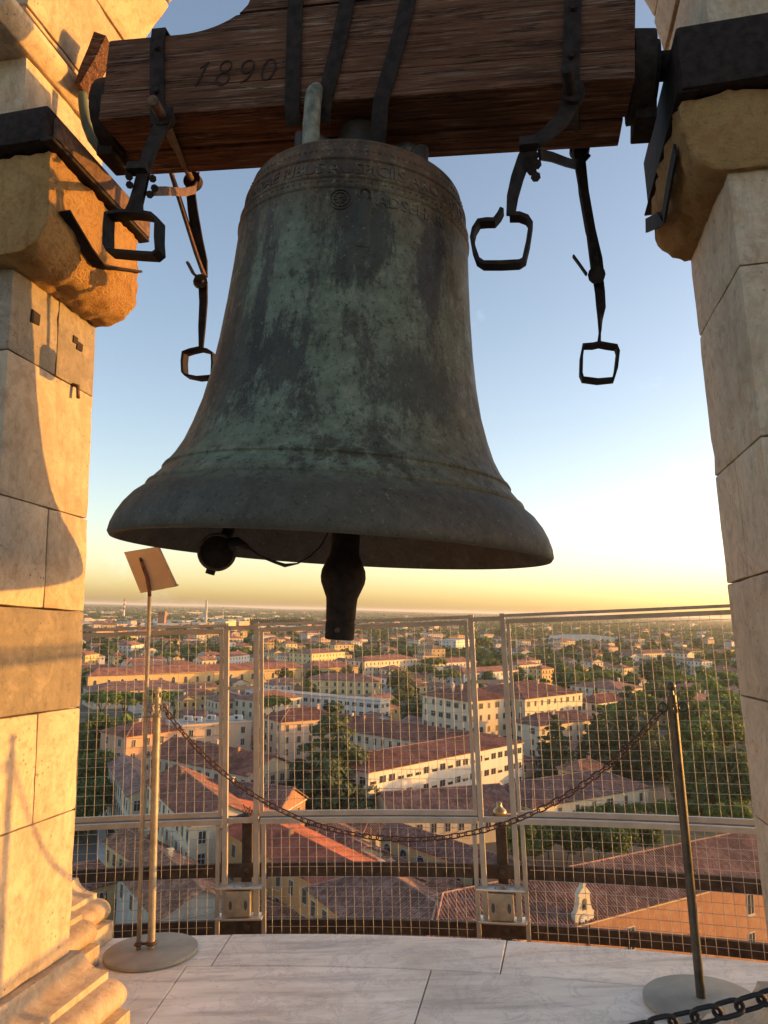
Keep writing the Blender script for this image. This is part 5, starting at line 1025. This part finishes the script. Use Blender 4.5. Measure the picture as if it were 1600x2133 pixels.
for i, (px, py, z_, r_) in enumerate(((212, 1462, 13, 9.5), (262, 1460, 13, 8), (315, 1458, 13, 9), (573, 1468, 12, 8.0), (410, 1352, 10, 10), (345, 1368, 9, 9), (392, 1370, 9, 9), (880, 1398, 11, 10), (932, 1408, 11, 9.5), (775, 1378, 11, 9), (905, 1382, 12, 10))):
    tpx('pine', 'pine', px, py, z_, r_, ('leftmost flat topped stone pine beside the left pier', 'middle stone pine behind the sign pole', 'stone pine right of the left barrier post', 'stone pine between the left fence posts', 'flat topped pine beyond the long yellow building', 'bushy pine behind the sign pole beyond the yellow building', 'pine beside the bushy pine beyond the yellow building', 'stone pine left of the red hospital roof', 'stone pine just above the red hospital roof', 'pine right of the clapper among cream blocks', 'farther stone pine above the hospital pavilion')[i])
for i, (px, py, z_, r_, lm) in enumerate(((202, 1525, 9, 8.5, 'dark'), (188, 1610, 8, 8.5, 'dark'), (195, 1660, 6, 6.5, 'dark'), (172, 1560, 8, 7, 'dark'), (172, 1700, 5, 6, 'dark'), (832, 1415, 11, 9, 'olive'), (592, 1408, 10, 7, 'olive'), (820, 1470, 5, 5, 'dark'), (690, 1412, 8, 7, 'dark'), (660, 1400, 8, 7, 'dark'), (1000, 1395, 8, 8, 'dark'), (178, 1418, 9, 9, 'dark'), (270, 1665, 4, 3.4, 'dark'))):
    tpx('broad', lm, px, py, z_, r_, ('dark magnolia below the stone pines at left', 'big rounded tree against the left pier', 'lower dark tree beside the street at left', 'dark tree touching the left pier', 'dark tree at the bottom of the left street', 'pale green tree above the clinic', 'pale slender tree in front of the long yellow building', 'dark bush beside the clinic', 'dark tree right of the yellow wing', 'dark tree before the yellow wing', 'dark tree behind the hospital roof', 'dark tree left of the long yellow building', 'small dark tree in the street at left')[i])
tpx('column', 'dark', 641, 1455, 8, 3.6, 'dark column of cypress left of the clinic', sz=1.0); tpx('column', 'dark', 655, 1458, 7, 3.2, 'shorter dark cypress beside the clinic corner', sz=.9)
pm = G(845, 1440, 10); t = thing('palm_tree', 'thin palm with drooping fronds in front of the hospital', 'tree', None, (pm.x, pm.y, 0)); part('trunk', MB().tube([(pm.x, pm.y, 0), (pm.x+.3, pm.y, 7), (pm.x, pm.y, 14)], [.45, .35, .3], 7), M['bark'], t, True)
m_ = MB()
for i in range(34):
    a_ = i*2.4; e_ = random.uniform(-.5, .9); d_ = Vector((math.cos(a_)*math.cos(e_), math.sin(a_)*math.cos(e_), math.sin(e_))); m_.strap([Vector((pm.x, pm.y, 14)), Vector((pm.x, pm.y, 14.3))+d_*2.2, Vector((pm.x, pm.y, 13.4))+d_*3.6], Vector((-math.sin(a_), math.cos(a_), 0)), [.25, .6, .1], .04)
part('fronds', m_, LEAF['olive'], t, fix=False)

# ---- the rest of the town: houses and trees one can still count, then the mass beyond
def free(x, y, r_):
    for q in foot:
        if q[3] is None:
            if (x-q[0])**2+(y-q[1])**2 < (r_*.7+q[2])**2: return False
        else:
            dx, dy = x-q[3], y-q[4]; u_ = dx*q[5]+dy*q[6]; v_ = -dx*q[6]+dy*q[5]
            if -r_ < u_ < q[7]+r_ and -r_ < v_ < q[8]+r_: return False
    return True
rng = random.Random(11)
cnt = 0; tries = 0                                   # low houses and sheds filling the gaps between the big blocks
while cnt < 70 and tries < 6000:
    tries += 1; d_ = 125*(480/125)**rng.random(); az = rng.uniform(-.36, .10) if rng.random() < .8 else rng.uniform(.1, .3); x, y = d_*math.sin(az), d_*math.cos(az)
    L, D = rng.uniform(8, 20), rng.uniform(7, 12); h_ = rng.uniform(4.5, 7.5) if d_ < 330 else rng.uniform(6, 10)
    if (az > .05 and d_ < 190) or abs((x-s0.x)*dv.y-(y-s0.y)*dv.x) < 8 or not free(x, y, max(L, D)*.5-.5): continue
    an = rng.choice((-.95, .62))+rng.gauss(0, .06); dq = Vector((math.cos(an), math.sin(an), 0)); C = Vector((x-dq.x*L/2+dq.y*D/2, y-dq.y*L/2-dq.x*D/2, 0)); wl_ = rng.choice(('cream', 'peach', 'white', 'yellow', 'ochre')); zone = 'left' if az < -.14 else ('centre' if az < .1 else 'right')
    building('low_house', 'low '+wl_+' house filling a gap between bigger blocks, '+zone, C, dq, L, D, h_, rise=rng.uniform(1.5, 2.5), roof=rng.choice(('gable', 'hip')), wall=wl_, rm=rng.choice(('tile', 'tile_old', 'tile_mix')), rows=2, pitch=3.4, wj=d_ > 300, win='shut', chim=1, rib=d_ < 260, group='low '+wl_+' infill houses '+zone); cnt += 1
park = lambda x, y: 80 < x < 330 and 300 < y < 520 and x > .24*y
cnt = 0; tries = 0
while cnt < 210 and tries < 9000:
    tries += 1; d_ = 480*(1300/480)**(rng.random()**.8); az = rng.uniform(-.43, .47); x, y = d_*math.sin(az), d_*math.cos(az)
    if park(x, y) or (az > .12 and rng.random() < .45): continue
    L, D = rng.uniform(10, 26), rng.uniform(9, 15); h_ = rng.choice((6.5, 7, 9, 10, 12)) if d_ < 700 else rng.choice((7, 9, 11, 13, 16))
    if not free(x, y, max(L, D)*.5+2): continue
    an = rng.choice((-.95, .62))+rng.gauss(0, .12); 
    if math.cos(an) < 0: an += math.pi
    dv = Vector((math.cos(an), math.sin(an), 0)); C = Vector((x-dv.x*L/2+dv.y*D/2, y-dv.y*L/2-dv.x*D/2, 0))
    wl_ = rng.choice(('cream','cream','white','peach','yellow','ochre','cream','white')); rm_ = rng.choice(('tile','tile','tile_old','tile_mix'))
    zone = 'left' if az < -.14 else ('centre' if az < .17 else 'right'); near_ = 'nearer' if d_ < 520 else ('middle' if d_ < 800 else 'far')
    building('town_house', wl_+' walled house with a red tiled roof in the '+near_+' town, '+zone, C, dv, L, D, h_, rise=rng.uniform(1.8, 3), roof=rng.choice(('hip','hip','gable')), wall=wl_, rm=rm_, rows=int(h_/3.2), pitch=3.6, wj=True, chim=1 if d_ < 700 else 0, group=wl_+' houses '+near_+' '+zone); cnt += 1
cnt = 0; tries = 0
while cnt < 90 and tries < 4000:
    tries += 1; x, y = rng.uniform(70, 320), rng.uniform(310, 520)
    if not park(x, y) or not free(x, y, 3): continue
    kd, lm = rng.choice((('pine','pine'), ('pine','pine'), ('broad','dark'), ('broad','broad'))); tree(kd, lm, x, y, rng.uniform(9, 13), rng.uniform(6, 9.5), ('flat topped stone pine' if kd == 'pine' else 'leafy tree')+' in the wooded park at right', ('stone pines' if kd == 'pine' else lm+' trees')+' of the park', 'far'); cnt += 1
cnt = 0; tries = 0
while cnt < 260 and tries < 12000:
    tries += 1; d_ = 260*(1500/260)**rng.random(); az = rng.uniform(-.43, .47) if rng.random() < .6 else rng.uniform(.05, .47); x, y = d_*math.sin(az), d_*math.cos(az); r_ = rng.uniform(3, 6.5) if d_ < 700 else rng.uniform(5, 9)
    if not free(x, y, r_*.6): continue
    kd, lm = rng.choice((('broad','dark'), ('broad','broad'), ('pine','pine'), ('broad','olive'), ('column','dark'))); zone = 'left' if az < -.14 else ('centre' if az < .17 else 'right')
    if kd == 'column': r_ *= .6
    tree(kd, lm, x, y, r_*1.15+1.5, r_, {'pine': 'stone pine', 'broad': lm+' leafy tree', 'column': 'dark cypress'}[kd]+' between the roofs of the town, '+zone, kd+' '+lm+' town trees '+zone, 'far'); cnt += 1
for i in range(34):
    f = i/33; px = 522+130*f; b_ = ray(px, 1300); b_ = b_*(1750/b_.y); tree('column', 'dark', b_.x, b_.y, 12+rng.uniform(-1, 1), 5.5, 'poplar in the long straight row on the plain', 'row of poplars', 'far', 'poplar', .9)
# far town and far woods
m_ = MB(); mats_ = [WALL['cream'], WALL['grey'], WALL['peach'], WALL['cream'], M['tile'], M['tile_old'], WALL['flat']]
for i in range(2300):
    d_ = 820*(7500/820)**(rng.random()**1.15); az = rng.uniform(-.45, .5); x, y = d_*math.sin(az), d_*math.cos(az)
    if d_ < 1300 and not free(x, y, 9): continue
    if az > -.05 and rng.random() < .5: continue
    sc_ = 1 if d_ < 2500 else 1.25
    if d_ > 2600 and rng.random() < .5: continue
    L, D, h_ = rng.uniform(9, 26)*sc_, rng.uniform(9, 16)*sc_, rng.choice((5, 6, 7, 9, 11) if rng.random() < .94 else (14, 18)); an = rng.choice((-.95, .62))+rng.gauss(0, .15)
    if az < -.1 and d_ > 1500 and rng.random() < .25: L, D, h_ = rng.uniform(40, 110), rng.uniform(25, 50), rng.uniform(8, 14)
    c, s = math.cos(an), math.sin(an); P = lambda u_, v_, z_: (x+c*u_-s*v_, y+s*u_+c*v_, z_); k_ = rng.randrange(4)
    q = [P(-L/2,-D/2,0), P(L/2,-D/2,0), P(L/2,D/2,0), P(-L/2,D/2,0)]; q2 = [(a_, b2_, h_) for a_, b2_, _ in q]
    m_.add(q+q2, [(0,1,5,4),(1,2,6,5),(2,3,7,6),(3,0,4,7)], k_)
    if L > 38 or rng.random() < .15: m_.add(q2, [(0,1,2,3)], rng.choice((6, 1)))
    else:
        o_ = .6; e = [P(-L/2-o_,-D/2-o_,h_), P(L/2+o_,-D/2-o_,h_), P(L/2+o_,D/2+o_,h_), P(-L/2-o_,D/2+o_,h_), P(-L/2+D*.4,0,h_+2.6), P(L/2-D*.4,0,h_+2.6)]
        m_.add(e, [(0,1,5,4),(1,2,5),(2,3,4,5),(3,0,4)], rng.choice((4, 4, 5)))
tag(obj('far_town', m_.mesh('far_town', mats_, fix=False)), 'mass of tiny pale houses and sheds spreading to the horizon', 'town', kind='stuff')
m_ = MB()
for i in range(11000):
    d_ = 700*(14000/700)**(rng.random()**1.05); az = rng.uniform(-.46, .52); x, y = d_*math.sin(az), d_*math.cos(az)
    if d_ < 1500 and not free(x, y, 4): continue
    s_ = rng.uniform(4, 8)*(1 if d_ < 2500 else (2.2 if d_ < 6000 else 5)); hz_ = rng.uniform(5, 10); 
    for _ in range(16 if d_ < 2500 else 9):
        v = Vector((rng.gauss(0, 1), rng.gauss(0, 1), abs(rng.gauss(0, 1)))).normalized(); leaf(m_, Vector((x+v.x*s_, y+v.y*s_, 2.0+v.z*hz_*1.15)), (v+Vector((rng.gauss(0,.4), rng.gauss(0,.4), rng.gauss(0,.4)))).normalized(), s_*.5, rng)
tag(obj('far_woods', m_.mesh('far_woods', LEAF['dark'], fix=False)), 'distant dark green woods and tree belts towards the horizon', 'woods', kind='stuff')
m_ = MB(); hp = []
for i in range(121):
    az = -.62+1.3*i/120; d_ = 15000+2500*noise.noise(Vector((i*.09, 3, 0))); h_ = 26+22*noise.noise(Vector((i*.12, 0, 5)))+(18 if az > .25 else 0)
    hp.append((d_*math.sin(az), d_*math.cos(az), h_))
vs = [(x, y, -1) for x, y, _ in hp]+list(hp)+[(x*1.25, y*1.25, h_*.6) for x, y, h_ in hp]; n_ = len(hp)
m_.add(vs, [(i, i+1, n_+i+1, n_+i) for i in range(n_-1)]+[(n_+i, n_+i+1, 2*n_+i+1, 2*n_+i) for i in range(n_-1)])
single('hills', m_, LEAF['dark'], None, (0, 15000, 0), kind='structure')

# ---- the evening haze over the plain
hz = bpy.data.materials.new('evening_haze'); hz.use_nodes = True; nt = hz.node_tree; nt.nodes.clear(); out = nt.nodes.new('ShaderNodeOutputMaterial'); pv = nt.nodes.new('ShaderNodeVolumePrincipled')
pv.inputs['Color'].default_value = (.94, .92, .88, 1); pv.inputs['Density'].default_value = HAZE; pv.inputs['Anisotropy'].default_value = .25; nt.links.new(pv.outputs[0], out.inputs['Volume'])
hb = MB().box(-46000, 46000, -3100, 51000, -1.0, 78.0)
ho = obj('haze', hb.mesh('haze', hz)); tag(ho, 'thin warm evening haze lying over the plain', 'haze', kind='stuff')

# ---- alike things: say which one, counted from the left as the camera sees them
ORD = 'first second third fourth fifth sixth seventh eighth ninth tenth eleventh twelfth thirteenth fourteenth fifteenth sixteenth seventeenth eighteenth nineteenth'.split(); TENS = ['', '', 'twent', 'thirt', 'fort', 'fift', 'sixt', 'sevent', 'eight', 'ninet']
def ordinal(n_):
    if n_ < 20: return ORD[n_-1]
    return TENS[n_//10]+'ieth' if n_ % 10 == 0 else (TENS[n_//10]+'y-').replace('fourt', 'fort')+ORD[n_ % 10-1]
same = {}
for o in COL.objects:
    if o.parent is None and o.get('label') and o.get('group'): same.setdefault(o['label'], []).append(o)
for lab, os_ in same.items():
    if len(os_) > 1:
        os_.sort(key=lambda o: o.location.x/max(1, o.location.y))
        for i, o in enumerate(os_): o['label'] = lab+', '+ordinal(i+1)+' from left'
